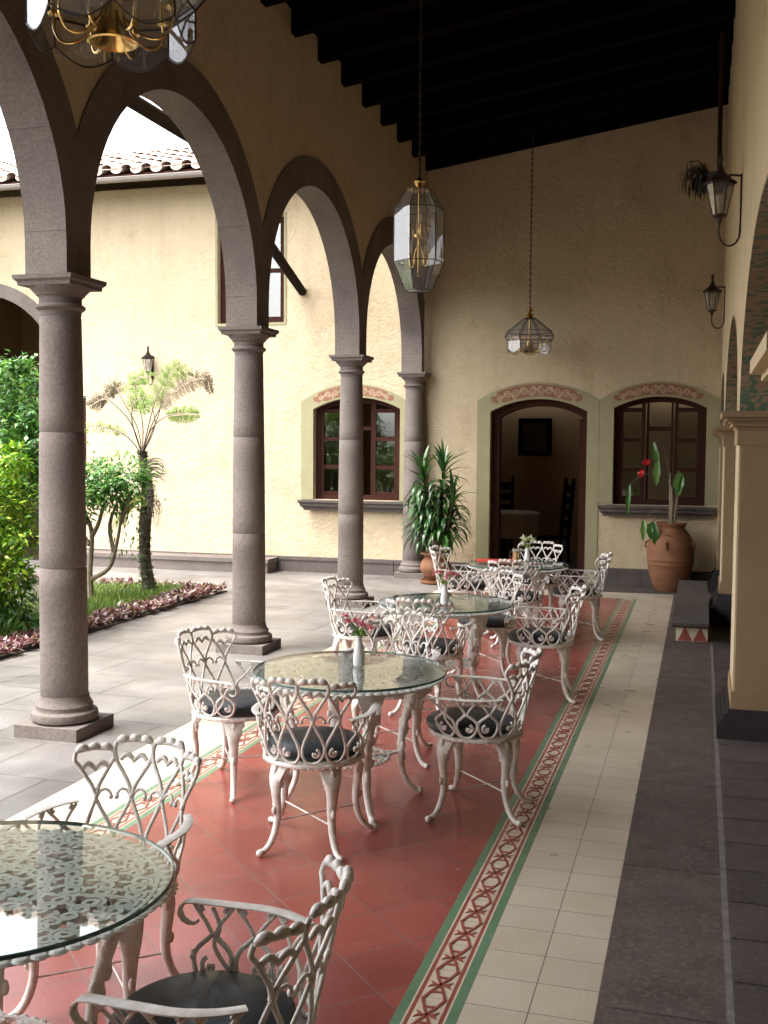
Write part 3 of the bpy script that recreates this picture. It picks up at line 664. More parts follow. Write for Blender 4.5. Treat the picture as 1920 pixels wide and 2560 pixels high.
for (ya, yb, bh) in ((7.65, 8.35, .19), (12.45, 13.15, .36), (15.5, 15.78, .3), (2.6, 3.2, .19)):
    pl = empty('pilaster', (XW, ya, 0)); rp(pl); pinv = Matrix.Translation((-XW, -ya, 0))
    def pp(o): o.parent = pl; o.matrix_parent_inverse = pinv; return o
    b = MB(); e = .5
    for i, (p, z0_, z1_) in enumerate([(.10, 0, bh * .55), (.075, bh * .55, bh * .68), (.055, bh * .68, bh * .86), (.028, bh * .86, bh)]):
        b.box(XW - p, ya - p, z0_, XW + e + p, yb + p, z1_)
    pp(b.build('base', M['blackstone'], None, False))
    b = MB()
    for (p, z0_, z1_) in [(.022, 2.085, 2.105), (.045, 2.105, 2.13), (.06, 2.13, 2.145), (.085, 2.145, 2.165), (.115, 2.165, 2.205)]: b.box(XW - p, ya - p, z0_, XW + e + p, yb + p, z1_)
    pp(b.build('capital', M['pilaster'] if ya > 5 else M['plaster_smooth'], None, False))  # far capitals in the shade-darkened colour, near one in plain wall plaster
    for za, zb in ((bh, bh + .12), (1.98, 2.085)):
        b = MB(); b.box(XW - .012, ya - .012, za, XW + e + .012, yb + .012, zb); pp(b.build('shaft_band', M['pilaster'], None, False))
    b = MB(); b.box(XW + .012, ya - .006, bh + .12, XW + e, ya - .0005, 1.98); pp(b.build('jamb_shade_face', M['pilaster'], None, False))  # thin skin on the near side of the pier, its shade painted in
b = MB(); b.box(5.5, YB, -.05, 5.6, YW + .3, 6.8); b.box(XW + .5, YB, 3.5, 5.5, YW, 3.6); b.box(-5.5 + .6, YB - .1, -.05, 5.6, YB, 7.4)
rp(b.build('back_room', M['room'], None, False))
# stone step with painted riser
st = empty('stone_step', (-.05, 13, 0), 0, 'dark stone step with red and cream triangle tiles on its front, beside the big jar', 'step')
sinv = Matrix.Translation((.05, -13, 0))
b = MB(); n = 8; prf = [(11.32, .15), (11.24, .155), (11.20, .175), (11.19, .205), (11.20, .235), (11.24, .255), (11.32, .262), (14.42, .262), (14.42, .15)]
b.add([(x, y, z) for x in (-.235, .118) for y, z in prf], [tuple(range(9))[::-1], tuple(range(9, 18))] + [(i, (i + 1) % 9, 9 + (i + 1) % 9, 9 + i) for i in range(9)])
o = b.build('slab', M['darkstone'], None, True); o.parent = st; o.matrix_parent_inverse = sinv
b = MB(); x0, x1, y0 = -.20, .11, 11.34
b.box(x0, y0, 0, x1, 14.4, .15, 0); w_ = (x1 - x0) / 3
for i in range(2):
    xa = x0 + .015 + i * .15
    b.add([(xa, y0 - .003, .004), (xa + .145, y0 - .003, .004), (xa + .072, y0 - .003, .15)], [(0, 1, 2)], 1)
b.add([(x0 - .003, y0 + .02 + q * .16 + dy, z) for q in range(18) for dy, z in ((0, .004), (.15, .004), (.075, .146))], [(3 * q, 3 * q + 1, 3 * q + 2) for q in range(18)], 1)
o = b.build('tiled_riser', [M['menuin'], M['borderred']], None, False); o.parent = st; o.matrix_parent_inverse = sinv
# ------------------------------------------------------------------ cast aluminium chair
AM = R(122); STEP = R(25.6)
def shell(a, z, off=0.0):
    if z <= .655:
        t = max(0, (z - .44) / .215); r = .237 + .048 * (t ** .85)
    else: t = 1; r = .285 + .052 * ((z - .655) / .205)
    r += off; s = 1 if a >= 0 else -1; aa = abs(a)
    if aa <= pi / 2: return Vector((s * r * sin(aa), -r * cos(aa), z))
    ov = aa - pi / 2
    cx, cy = r * cos(ov), r * sin(ov); sx, sy = r * (1 - .03 * ov), r * ov * 1.02
    return Vector((s * (cx * (1 - t) + sx * t), cy * (1 - t) + sy * t, z))
def sn(a, z):
    aa = max(-pi / 2, min(pi / 2, a)); return (sin(aa), -cos(aa), -.25)
def smooth(pts, n=5):
    """Catmull-Rom through (a,z[,w]) control points"""
    out = []; L = len(pts)
    for i in range(L - 1):
        p0, p1, p2, p3 = pts[max(i - 1, 0)], pts[i], pts[i + 1], pts[min(i + 2, L - 1)]
        for k in range(n):
            t = k / n
            out.append(tuple(.5 * ((2 * b_) + (c_ - a_) * t + (2 * a_ - 5 * b_ + 4 * c_ - d_) * t * t + (3 * b_ - a_ - 3 * c_ + d_) * t ** 3) for a_, b_, c_, d_ in zip(p0, p1, p2, p3)))
    out.append(tuple(pts[-1])); return out
def strand(b, pts, w=.0062, n=5, t=None):
    q = smooth(pts, n); P = [shell(p[0], p[1]) for p in q]
    W = [p[2] if len(p) > 2 else w for p in q]
    b.sweep(P, W, [x * .85 for x in W] if t is None else t, [sn(p[0], p[1]) for p in q], 8)
def scallop(b, a0, a1, z0, z1, bumps, dip, w0, w1, arch=0):
    pts = []; n = bumps * 8
    for i in range(n + 1):
        u = i / n; s_ = abs(sin(pi * u * bumps))
        pts.append((a0 + (a1 - a0) * u, z0 + (z1 - z0) * u + arch * 4 * u * (1 - u) + dip * (s_ - .5), w0 + (w1 - w0) * s_))
    P = [shell(p[0], p[1]) for p in pts]; W = [p[2] for p in pts]
    b.sweep(P, W, [x * .9 for x in W], [sn(p[0], p[1]) for p in pts], 8)
def spiral(b, a, z, r0, turns, dr, start, w=.0070):
    pts = []; n = 12
    for i in range(n + 1):
        u = i / n; th = start + dr * turns * 2 * pi * u; rr = r0 * (1 - .72 * u)
        pts.append((a + rr * cos(th) / .25, z + rr * sin(th), w * (1 + .35 * u)))
    P = [shell(p[0], p[1]) for p in pts]; W = [p[2] for p in pts]
    b.sweep(P, W, [x * .9 for x in W], [sn(p[0], p[1]) for p in pts], 8)
    b.ball(shell(a, z), .0085, None, None, 6, 4)
def lower(b, i, ztop):
    """one cell of the lower lattice: teardrop loop with a scroll"""
    a = (i - 4.5) * STEP; m = 1 if i % 2 else -1; h = STEP * .5; zl = .545
    strand(b, [(a, ztop), (a - m * h * .35, ztop - .42 * (ztop - .535)), (a - m * h * .78, ztop - .92 * (ztop - .535)), (a - m * h * .88, .50), (a - m * h * .55, .462), (a, .452), (a + m * h * .6, .468), (a + m * h * .93, .505), (a + m * h * .97, zl)], .0076, 4)
    strand(b, [(a, ztop), (a + m * h * .32, ztop - .36 * (ztop - .54)), (a + m * h * .72, ztop - .74 * (ztop - .54)), (a + m * h * .97, zl - .012)], .0074, 3)
    spiral(b, a + m * h * .22, .503, .024, .8, -m, pi / 2 + (-m) * .2)
    if m == 1: b.ball(shell(a + h, .53), .011, None, None, 6, 4)
def make_chair():
    root = empty('garden_chair')
    b = MB()
    fan = {3: .836, 4: .862, 5: .862, 6: .836}
    for i in (3, 4, 5, 6):
        a = (i - 4.5) * STEP; h = STEP * .5; zt = fan[i]; zn = .672
        for s in (-1, 1):
            strand(b, [(a, zn - .012), (a + s * h * .16, zn + .03), (a + s * h * .54, zn + .075), (a + s * h * .88, zn + .115), (a + s * h * 1.0, zt - .036), (a + s * h * .92, zt - .008)], .0082, 4)
        scallop(b, a - h * .88, a + h * .88, zt - .004, zt - .004, 3, .008, .0085, .0170, .006)
        scallop(b, a - h * .70, a + h * .70, zt - .060, zt - .060, 2, .022, .0075, .0105, -.004)
        b.ball(shell(a, zn - .005), .012, None, None, 6, 4)
        lower(b, i, zn - .01)
    for i in (3, 4, 5):
        a0, a1 = (i - 4.5) * STEP, (i - 3.5) * STEP
        d = (a1 - a0)
        strand(b, [(a0, .655), (a0 + d * .12, .684), (a0 + d * .3, .69), (a0 + d * .42, .672), (a0 + d * .40, .655)], .006, 3)
        strand(b, [(a1, .655), (a1 - d * .12, .684), (a1 - d * .3, .69), (a1 - d * .42, .672), (a1 - d * .40, .655)], .006, 3)
        b.ball(shell(a0 + d * .42, .664), .010, None, None, 6, 4); b.ball(shell(a1 - d * .42, .664), .010, None, None, 6, 4)
    b.build('backrest', M['white'], root, True, None, 65)
    for s in (-1, 1):
        b = MB()
        path = []; n = 16; aS = STEP * 2.0
        for i in range(n + 1):
            a = aS + (AM + R(5) - aS) * i / n; path.append(shell(a * s, .655, .004) + Vector((0, 0, .006)))
        e = path[-1]; fwd = (path[-1] - path[-2]).normalized()
        for dx, dz in ((.022, -.004), (.038, -.018), (.043, -.038), (.034, -.056), (.016, -.066), (0, -.066), (-.012, -.058)): path.append(e + fwd * dx + Vector((0, 0, dz)))
        N = []
        for i in range(len(path)):
            d = (path[min(i + 1, len(path) - 1)] - path[max(i - 1, 0)]).normalized(); side = Vector((0, 0, 1)).cross(Vector((d.x, d.y, 0))) if Vector((d.x, d.y, 0)).length > .05 else Vector((-1, 0, 0))
            if abs(d.z) > .2 or i > n: side = Vector((-1, 0, 0))
            N.append(side.cross(d))
        W = [.016 + .004 * min(1, i / 5) for i in range(n + 1)] + [.020, .019, .017, .014, .012, .01, .009]
        b.sweep(path, W, .0048, N, 8)
        for k in (2, 1, 0):
            i = k if s < 0 else 9 - k; a = (i - 4.5) * STEP; h = STEP * .5
            lower(b, i, .585)
            for q in (-1, 1):
                strand(b, [(a, .575), (a + q * h * .35, .612), (a + q * h * .78, .643), (a + q * h * .9, .655)], .006, 3)
                b.ball(shell(a + q * h * .62, .648), .0085, None, None, 6, 4)
                strand(b, [(a + q * h * .9, .655), (a + q * h * .7, .638), (a + q * h * .45, .645)], .0055, 3)
        # end scroll bracing
        aa = AM - R(6)
        strand(b, [(s * aa, .65), (s * (aa - .08), .60), (s * (aa - .02), .555), (s * (aa - .16), .50), (s * (aa - .30), .462)], .0065, 4)
        b.build('armrest', M['white'], root, True, None, 65)
    b = MB()
    b.lathe([(.20, .425), (.238, .422), (.249, .430), (.250, .440), (.243, .448), (.225, .450), (.0, .449)], 44, cap=False); b.lathe([(0, .43), (.20, .425)], 44, cap=False)
    for k in range(44):
        a = 2 * pi * k / 44; b.ball((.249 * cos(a), .249 * sin(a), .4285), .006, None, None, 5, 3)
    b.build('seat_frame', M['white'], root)
    b = MB(); b.lathe([(.20, .4505), (.226, .455), (.235, .468), (.235, .486), (.228, .501), (.210, .511), (.12, .518), (0, .519)], 44, (0, .030, 0), cap=False)
    b.sweep([(.2352 * cos(2 * pi * k / 44), .030 + .2352 * sin(2 * pi * k / 44), .489) for k in range(44)], .0035, None, (0, 0, 1), 5, 0, False, True)
    b.build('cushion', M['cushion'], root)
    for k in range(4):
        th = R((35, 145, 234, 306)[k]); b = MB(); ct, st_ = cos(th), sin(th)
        ctl = [(.190, .432, .062, .022), (.220, .395, .056, .022), (.238, .345, .041, .023), (.236, .285, .029, .021), (.228, .22, .024, .019), (.228, .16, .020, .017), (.245, .095, .018, .016), (.275, .045, .017, .015), (.312, .020, .016, .014), (.330, .024, .015, .014)]
        q = smooth(ctl, 4)
        b.sweep([(p[0] * ct, p[0] * st_, p[1]) for p in q], [p[2] for p in q], [p[3] for p in q], [(ct, st_, .2)] * len(q), 8)
        b.ball((.333 * ct, .333 * st_, .018), .019, None, .017, 8, 6)
        for rr, zz, sz in ((.246, .315, .014), (.248, .205, .012), (.238, .395, .014)): b.ball((rr * ct, rr * st_, zz), sz, None, sz * 1.9, 7, 5)
        for sg in (-1, 1):
            for rr, zz, tt in ((.225, .36, .036), (.222, .335, .028), (.205, .40, .05)): b.ball((rr * ct - sg * tt * st_, rr * st_ + sg * tt * ct, zz), .010, None, .020, 6, 4)
        b.build('leg', M['white'], root, True, None, 60)
    b = MB()
    for t0, t1, zz in ((35, 234, .152), (145, 306, .144)): b.sweep([(.232 * cos(R(t0)), .232 * sin(R(t0)), zz), (.232 * cos(R(t1)), .232 * sin(R(t1)), zz)], .0042, None, (0, 0, 1), 6)
    b.build('stretcher', M['white'], root)
    return root
# ------------------------------------------------------------------ glass topped lattice table
def scroll2d(b, x, y, r, ang, hand, z, w=.0065, turns=1.35, tail=1.6, hh=.005):
    """C scroll: tail leading into a spiral"""
    pts = []; ca, sa = cos(ang), sin(ang); n = 16
    for i in range(n + 1):
        u = i / n; th = -pi / 2 + 2 * pi * turns * u; rr = r * (1 - .72 * u)
        lx, ly = rr * cos(th), rr * sin(th); ly *= hand
        pts.append((lx, ly))
    pre = [(-r * tail, -r * hand * .55), (-r * tail * .5, -r * hand * .9)]
    P = [(x + ca * px - sa * py, y + sa * px + ca * py, z) for px, py in pre + pts]; L = len(P)
    W = [w * (.6 + .5 * i / L) for i in range(L)]
    b.sweep(P, W, hh, (0, 0, 1), 4, 0)
    b.lathe([(.0, hh), (r * .24, hh * .8), (r * .27, -hh)], 7, (P[-1][0], P[-1][1], z), 0, 0, False)
def lattice(b, Rm, z, hh=.006, rings=True):
    k = Rm / .515
    def stem(pts, w):
        q = smooth([(p[0], p[1]) for p in pts], 4); b.sweep([(p[0], p[1], z) for p in q], w, hh, (0, 0, 1), 4)
    n = 8 if rings else 6
    for i in range(n):
        A = 2 * pi * i / n; dA = 2 * pi / n
        pol = lambda r, a: (r * k * cos(A + a), r * k * sin(A + a))
        stem([pol(.02, 0), pol(.12, .05), pol(.24, -.03), pol(.36, .04), pol(.50, 0)], .0075)
        for r, a, sz, tilt, hand in [(.10, .22, .020, .3, 1), (.10, -.22, .020, -.3, -1), (.175, .16, .030, .5, 1), (.175, -.16, .030, -.5, -1), (.175, .38, .022, 2.8, 1),
                                     (.265, .14, .036, .5, 1), (.265, -.14, .036, -.5, -1), (.26, .32, .028, 2.6, -1), (.26, -.33, .028, -2.6, 1),
                                     (.355, .11, .036, .4, 1), (.355, -.11, .036, -.4, -1), (.35, .24, .032, 2.7, -1), (.35, -.25, .032, -2.7, 1), (.355, .385, .026, .4, 1),
                                     (.445, .075, .034, .5, 1), (.445, -.075, .034, -.5, -1), (.44, .19, .034, 2.5, -1), (.44, -.19, .034, -2.5, 1), (.445, .30, .036, .3, 1), (.43, -.31, .030, -.2, -1), (.49, .385, .02, 1.2, 1)]:
            if not rings and abs(a) > .3: a *= 1.15
            x, y = pol(r, a); scroll2d(b, x, y, sz * k, A + a + tilt, hand, z, .0078 * (k ** .5), 1.3, 1.5, hh)
        # leaf beads filling gaps
        for r, a in [(.06, .3), (.135, .0), (.14, .39), (.215, .0), (.215, .25), (.215, -.25), (.31, .03), (.305, .2), (.305, -.2), (.31, .39), (.40, 0.02), (.395, .16), (.395, -.16), (.40, .31), (.40, -.3), (.475, .13), (.475, -.13), (.475, .25), (.48, -.25), (.478, .39), (.44, .39)]:
            x, y = pol(r, a); e = U(.010, .014) * k; th = A + a + U(-.8, .8)
            pts = [(x + e * 1.5 * cos(t_) * cos(th) - e * .8 * sin(t_) * sin(th), y + e * 1.5 * cos(t_) * sin(th) + e * .8 * sin(t_) * cos(th)) for t_ in [2 * pi * q / 8 for q in range(8)]]
            b.add([(p[0], p[1], z + hh * .9) for p in pts] + [(p[0], p[1], z - hh) for p in pts], [tuple(range(8))] + [(q, 8 + q, 8 + (q + 1) % 8, (q + 1) % 8) for q in range(8)])
    for q in range(int(72 * k ** .7)):
        a = 2 * pi * q / int(72 * k ** .7); e = .024 * k ** .6
        b.lathe([(0, hh * 1.2), (e * .6, hh), (e, 0), (e * .6, -hh), (0, -hh * 1.2)], 12, (Rm * cos(a), Rm * sin(a), z), a, 0, False)
    rr = Rm * .955; b.sweep([(rr * cos(2 * pi * q / 64), rr * sin(2 * pi * q / 64), z) for q in range(64)], .006, hh, (0, 0, 1), 4, 0, False, True)
def make_table():
    root = empty('garden_table')
    b = MB(); b.lathe([(0, .722), (.526, .722), (.530, .726), (.530, .730), (.526, .734), (0, .734)], 72, cap=False)
    b.build('glass_top', M['glasstop'], root)
    b = MB(); b.lathe([(.5275, .7215), (.5315, .7245), (.5315, .7315), (.5275, .7345)], 96, cap=False); b.build('glass_edge', M['glassedge'], root)
    b = MB(); lattice(b, .505, .704); b.lathe([(.455, .695), (.455, .672), (.445, .672), (.445, .695)], 48, cap=False); b.build('lattice_top', M['white'], root, False)
    for k in range(4):
        th = R(20 + 90 * k); b = MB(); ct, st_ = cos(th), sin(th)
        ctl = [(.36, .695, .085, .014), (.37, .64, .075, .018), (.362, .57, .05, .022), (.335, .48, .034, .022), (.312, .40, .030, .021), (.30, .30, .027, .019), (.30, .21, .024, .018), (.315, .13, .021, .016), (.35, .06, .019, .016), (.39, .024, .018, .015), (.41, .026, .017, .015)]
        q = smooth(ctl, 4)
        b.sweep([(p[0] * ct, p[0] * st_, p[1]) for p in q], [p[2] for p in q], [p[3] for p in q], [(ct, st_, .2)] * len(q), 8)
        b.ball((.413 * ct, .413 * st_, .02), .024, None, .02, 8, 6)
        for rr, zz, sz in ((.375, .60, .024), (.342, .46, .018), (.322, .38, .022), (.312, .22, .016)): b.ball((rr * ct, rr * st_, zz), sz, None, sz * 2.2, 7, 5)
        for sg in (-1, 1):
            for rr, zz, tt in ((.35, .55, .046), (.34, .52, .038), (.31, .41, .032), (.30, .29, .028)): b.ball((rr * ct - sg * tt * st_, rr * st_ + sg * tt * ct, zz), .016, None, .026, 6, 4)
        b.build('leg', M['white'], root, True, None, 60)
    b = MB(); lattice(b, .215, .245, .006, False)
    for k in range(4):
        th = R(20 + 90 * k); ct, st_ = cos(th), sin(th)
        for off in (-.18, .18):
            a = th + off; b.sweep([(.20 * cos(a), .20 * sin(a), .245), (.245 * cos(th + off * .3), .245 * sin(th + off * .3), .247), (.30 * ct, .30 * st_, .25)], .008, .006, (0, 0, 1), 4)
    b.build('lattice_shelf', M['white'], root, False)
    return root
GT = 'glass topped garden tables'
T1 = make_table()
TABS = [(-1.885, 2.475, 8, 'glass topped white lattice table in the bottom left corner, bare and nearest the camera'),
        (-1.817, 5.588, 15, 'glass topped white table with a pink flower vase, second from the camera'),
        (-1.90, 8.27, 40, 'glass topped white table with a pink flower vase, third from the camera'),
        (-1.82, 11.25, 25, 'glass topped white table with a red menu and beer mug, farthest from the camera')]
for i, (x, y, rz, lab) in enumerate(TABS):
    t = T1 if i == 0 else copy_tree(T1); t.location = (x, y, .012 if i == 0 else 0); t.rotation_euler = (R(-1.9) if i == 0 else 0, 0, R(rz)); tag(t, lab, 'table', GT)
GC = 'white cast metal garden chairs with black cushions'
CH = [(-1.925, 3.20, -93, 'white chair behind the bare near table, its heart back turned to the far end'), (-1.155, 2.45, 181, 'white chair right of the bare near table, cut by the bottom edge'),
      (-2.53, 5.66, -14, 'white chair left of the second table, beside the second column'), (-1.80, 4.96, 96, 'white chair in front of the second table with its back to the camera'), (-1.125, 5.645, 180, 'white chair right of the second table, feet on the patterned border'), (-1.83, 6.46, -88, 'white chair behind the second table facing the camera'),
      (-2.585, 8.30, -3, 'white chair left of the third table, in front of the third column'), (-1.89, 7.69, 84, 'white chair in front of the third table with its back to the camera'), (-1.165, 8.42, 183, 'white chair right of the third table at the patterned border'), (-1.73, 9.09, -98, 'white chair behind the third table facing the camera'),
      (-2.43, 11.3, -6, 'white chair left of the farthest table, in front of the potted dracaena'), (-1.72, 10.61, 92, 'white chair in front of the farthest table with its back to the camera'), (-1.19, 11.25, 180, 'white chair right of the farthest table, near the stone step'), (-1.74, 12.1, -92, 'white chair behind the farthest table in front of the doorway')]
ch0 = make_chair()
for i, (x, y, fa, lab) in enumerate(CH):
    c_ = ch0 if i == 0 else copy_tree(ch0); c_.location = (x, y, 0); c_.rotation_euler = (0, 0, R(fa - 90)); tag(c_, lab, 'chair', GC)
# ------------------------------------------------------------------ things on the tables
ZT = .7345
def vase(x, y, s, label, petal, rad=.085, n=9):
    t = empty('flower_vase', (x, y, ZT), U(0, 6), label, 'vase', 'small white vases of cut flowers')
    b = MB(); b.lathe([(0, 0), (.030, 0), (.033, .008), (.033, .05), (.027, .10), (.019, .135), (.017, .15), (.022, .168), (.018, .166), (.013, .15), (.0, .14)], 24, cap=False); b.build('vase', M['porcelain'], t)
    b = MB(); fl = MB(); lv = MB()
    for i in range(n):
        a = 2 * pi * i / n + U(-.3, .3); rr = rad * U(.35, 1.0); hz = U(.205, .27) * s
        tip = Vector((rr * cos(a), rr * sin(a), hz)); b.sweep([(0, 0, .15), tuple(tip * .55 + Vector((0, 0, .075))), tuple(tip)], .0018, None, None, 4)
        for q in range(7):
            d = Vector((U(-1, 1), U(-1, 1), U(-.1, 1.2))) + Vector((cos(a), sin(a), .3)) * .6; fl.leaf(tip, d, Vector((U(-1, 1), U(-1, 1), 1)), U(.036, .06), U(.016, .026), .3)
    for i in range(16):
        a = U(0, 6.3); lv.leaf((0.01 * cos(a), .01 * sin(a), U(.155, .185)), (cos(a), sin(a), U(.3, 1.2)), (0, 0, 1), U(.05, .085), U(.014, .022), .2)
    b.build('stem', M['leafmid'], t); fl.build('blossoms', petal, t, False); lv.build('leaves', M['leafbright'], t, False)
vase(-1.80, 5.69, 1.0, 'slim white vase of pink and white lilies on the second table', M['pink'])
vase(-1.86, 8.05, 1.0, 'slim white vase of bright pink flowers on the third table', M['pink'])
vase(-1.73, 11.32, 1.0, 'slim white vase of pale green and cream flowers on the farthest table', M['palepetal'], .07)
t = empty('beer_mug', (-1.86, 11.42, ZT), R(160), 'glass mug of amber beer beside the vase on the farthest table', 'mug')
b = MB(); b.lathe([(0, 0), (.043, 0), (.045, .01), (.045, .15), (.041, .15), (.041, .014), (0, .014)], 20, cap=False); b.sweep([(.043, 0, .125), (.075, 0, .12), (.085, 0, .075), (.075, 0, .035), (.043, 0, .03)], .007, None, None, 6); b.build('mug_glass', M['bulb'], t)
b = MB(); b.lathe([(0, .016), (.039, .016), (.039, .112), (0, .112)], 20, cap=False); b.build('beer', M['beer'], t)
b = MB(); b.lathe([(0, .1125), (.0395, .1125), (.0395, .132), (.0, .136)], 20, cap=False); b.build('foam', M['foam'], t)
t = empty('menu_folder', (-2.08, 11.40, ZT), R(12), 'red menu folder lying open on the farthest table', 'menu')
b = MB(); b.box(-.20, -.15, .0, .20, .15, .006); b.build('pages', M['menuin'], t, False)
b = MB(); b.box(-.205, -.155, .0062, .205, .155, .012); b.build('cover', M['menu'], t, False)

# ------------------------------------------------------------------ hanging lamps
def chain(top, bot, r=.012, link=.05):
    b = MB(); n = int((top - bot) / (link * .78)); st_ = (top - bot) / n
    for i in range(n):
        zc = bot + (i + .5) * st_; pts = []
        for k in range(8):
            a = 2 * pi * k / 8; u_, v_ = r * cos(a), link * .5 * sin(a); pts.append((u_, 0, zc + v_) if i % 2 else (0, u_, zc + v_))
        b.sweep(pts, .0036, None, (0, 1, 0) if i % 2 else (1, 0, 0), 4, 0, False, True)
    b.sweep([(.004, .003, bot), (-.003, .004, (top + bot) / 2), (.003, -.004, top)], .003, None, (1, 0, 0), 4)
    return b
def prism_ring(b, n, r0, z0, r1, z1, ph, t=.003):
    for k in range(n):
        a, c_ = ph + 2 * pi * k / n, ph + 2 * pi * (k + 1) / n
        q = [(r0 * cos(a), r0 * sin(a), z0), (r0 * cos(c_), r0 * sin(c_), z0), (r1 * cos(c_), r1 * sin(c_), z1), (r1 * cos(a), r1 * sin(a), z1)]
        b.add(q, [(0, 1, 2, 3)])
def came(b, n, levels, ph, w=.005):
    for r, z in levels: b.sweep([(r * cos(ph + 2 * pi * k / n), r * sin(ph + 2 * pi * k / n), z) for k in range(n)], w, None, (0, 0, 1), 5, 0, False, True)
    for k in range(n):
        a = ph + 2 * pi * k / n; b.sweep([(r * cos(a), r * sin(a), z) for r, z in levels], w, None, (-sin(a), cos(a), 0), 5)
def candle_arm(root, slm, a, r, zc):
    c_, s_ = cos(a), sin(a); b = MB()
    pts = smooth([(.02, zc + .10), (.05, zc + .02), (r * .55, zc - .055), (r * .85, zc - .06), (r, zc - .01), (r, zc + .045)], 4)
    b.sweep([(p[0] * c_, p[0] * s_, p[1]) for p in pts], .0052, None, None, 6)
    b.lathe([(0, 0), (.02, .004), (.024, .012), (.010, .016), (0, .016)], 10, (r * c_, r * s_, zc + .04))
    b.lathe([(.011, 0), (.012, .07), (.009, .072)], 10, (r * c_, r * s_, zc + .055), 0, 1)
    arm = b.build('candle_arm', [M['brass'], M[slm]], root)
    b = MB(); b.lathe([(.006, 0), (.016, .02), (.017, .035), (.008, .065), (.001, .08)], 8, (r * c_, r * s_, zc + .127), cap=False); b.build('bulb', M['bulb'], arm)
def chandelier(x, y, z, ztop, sc, label):
    root = empty('brass_chandelier', (x, y, z), R(8), label, 'chandelier', 'octagonal brass and glass chandeliers')
    g = MB(); m = MB(); N = 8; ph = R(22.5)
    L = [(.085, .49), (.325, .307), (.362, .232), (.318, .176)]
    for (a, c_) in zip(L, L[1:]): prism_ring(g, N, a[0], a[1], c_[0], c_[1], ph)
    came(m, N, L, ph, .0055)
    # hanging skirt panes with curved lower edges
    for k in range(N):
        a, c_ = ph + 2 * pi * k / N, ph + 2 * pi * (k + 1) / N; up_, lo_ = [], []
        for q in range(7):
            u_ = q / 6; X = .318 * (cos(a) * (1 - u_) + cos(c_) * u_); Y = .318 * (sin(a) * (1 - u_) + sin(c_) * u_); up_.append((X, Y, .176)); lo_.append((X, Y, .065 - .055 * sin(pi * u_)))
        g.add(up_ + lo_, [(q, q + 1, 8 + q, 7 + q) for q in range(6)]); m.sweep(lo_, .0035, None, None, 5); m.sweep([up_[0], lo_[0]], .0045, None, None, 5)
    g.build('glass_panes', M['lampglass'], root, False); m.build('frame', M['darkmetal'], root)
    br = MB()
    br.lathe([(0, .13), (.03, .10), (.055, .045), (.088, .018), (.098, .022), (.066, .055), (.047, .11), (.04, .18), (.02, .20), (.014, .22), (.014, .50), (.05, .495), (.09, .492), (.085, .502), (.05, .508), (.03, .52), (.055, .535), (.06, .545), (.03, .555), (.018, .58), (.045, .60), (.052, .612), (.02, .625), (.012, .66), (0, .665)], 24, cap=False)
    for k in range(8): candle_arm(root, 'brass', 2 * pi * k / 8, .21 if k % 2 else .24, .095)
    br.build('brass_stem', M['brass'], root)
    chain(ztop - z, .655).build('chain', M['darkmetal'], root)
    root.scale = (sc, sc, 1 if sc == 1 else sc)
    return root
chandelier(-2.33, 15.15, 3.255, 6.27, 1.0, 'octagonal brass and glass chandelier hanging far back above the doorway')
chandelier(-2.23, 3.83, 3.485, 6.28, 1.0, 'large octagonal brass and glass chandelier at the top left, nearest the camera')
root = empty('hanging_lantern', (-2.36, 9.09, 3.29), R(24), 'tall hexagonal clear glass lantern hanging in the middle by a long chain', 'lantern')
g = MB(); m = MB(); L = [(.115, 0), (.218, .24), (.218, .685), (.115, .845)]; ph = 0
for (a, c_) in zip(L, L[1:]): prism_ring(g, 6, a[0], a[1], c_[0], c_[1], ph)
g.add([(.115 * cos(pi * k / 3), .115 * sin(pi * k / 3), 0.0) for k in range(6)], [tuple(range(6))])
came(m, 6, L, ph, .0045); g.build('glass_panes', M['lampglass'], root, False); m.build('frame', M['darkmetal'], root)
br = MB()
br.lathe([(0, .12), (.02, .13), (.012, .15), (.012, .44), (.05, .45), (.05, .47), (.012, .48), (.012, .84), (.10, .842), (.11, .85), (.05, .862), (.02, .87), (.045, .905), (.05, .92), (.02, .945), (.012, .96), (0, .965)], 20, cap=False)
for k in range(4): candle_arm(root, 'candle', R(45) + pi * k / 2, .10, .27)
for k in range(4): candle_arm(root, 'candle', pi * k / 2, .085, .50)
br.build('brass_stem', M['brass'], root)
chain(6.27 - 3.29, .955).build('chain', M['darkmetal'], root)
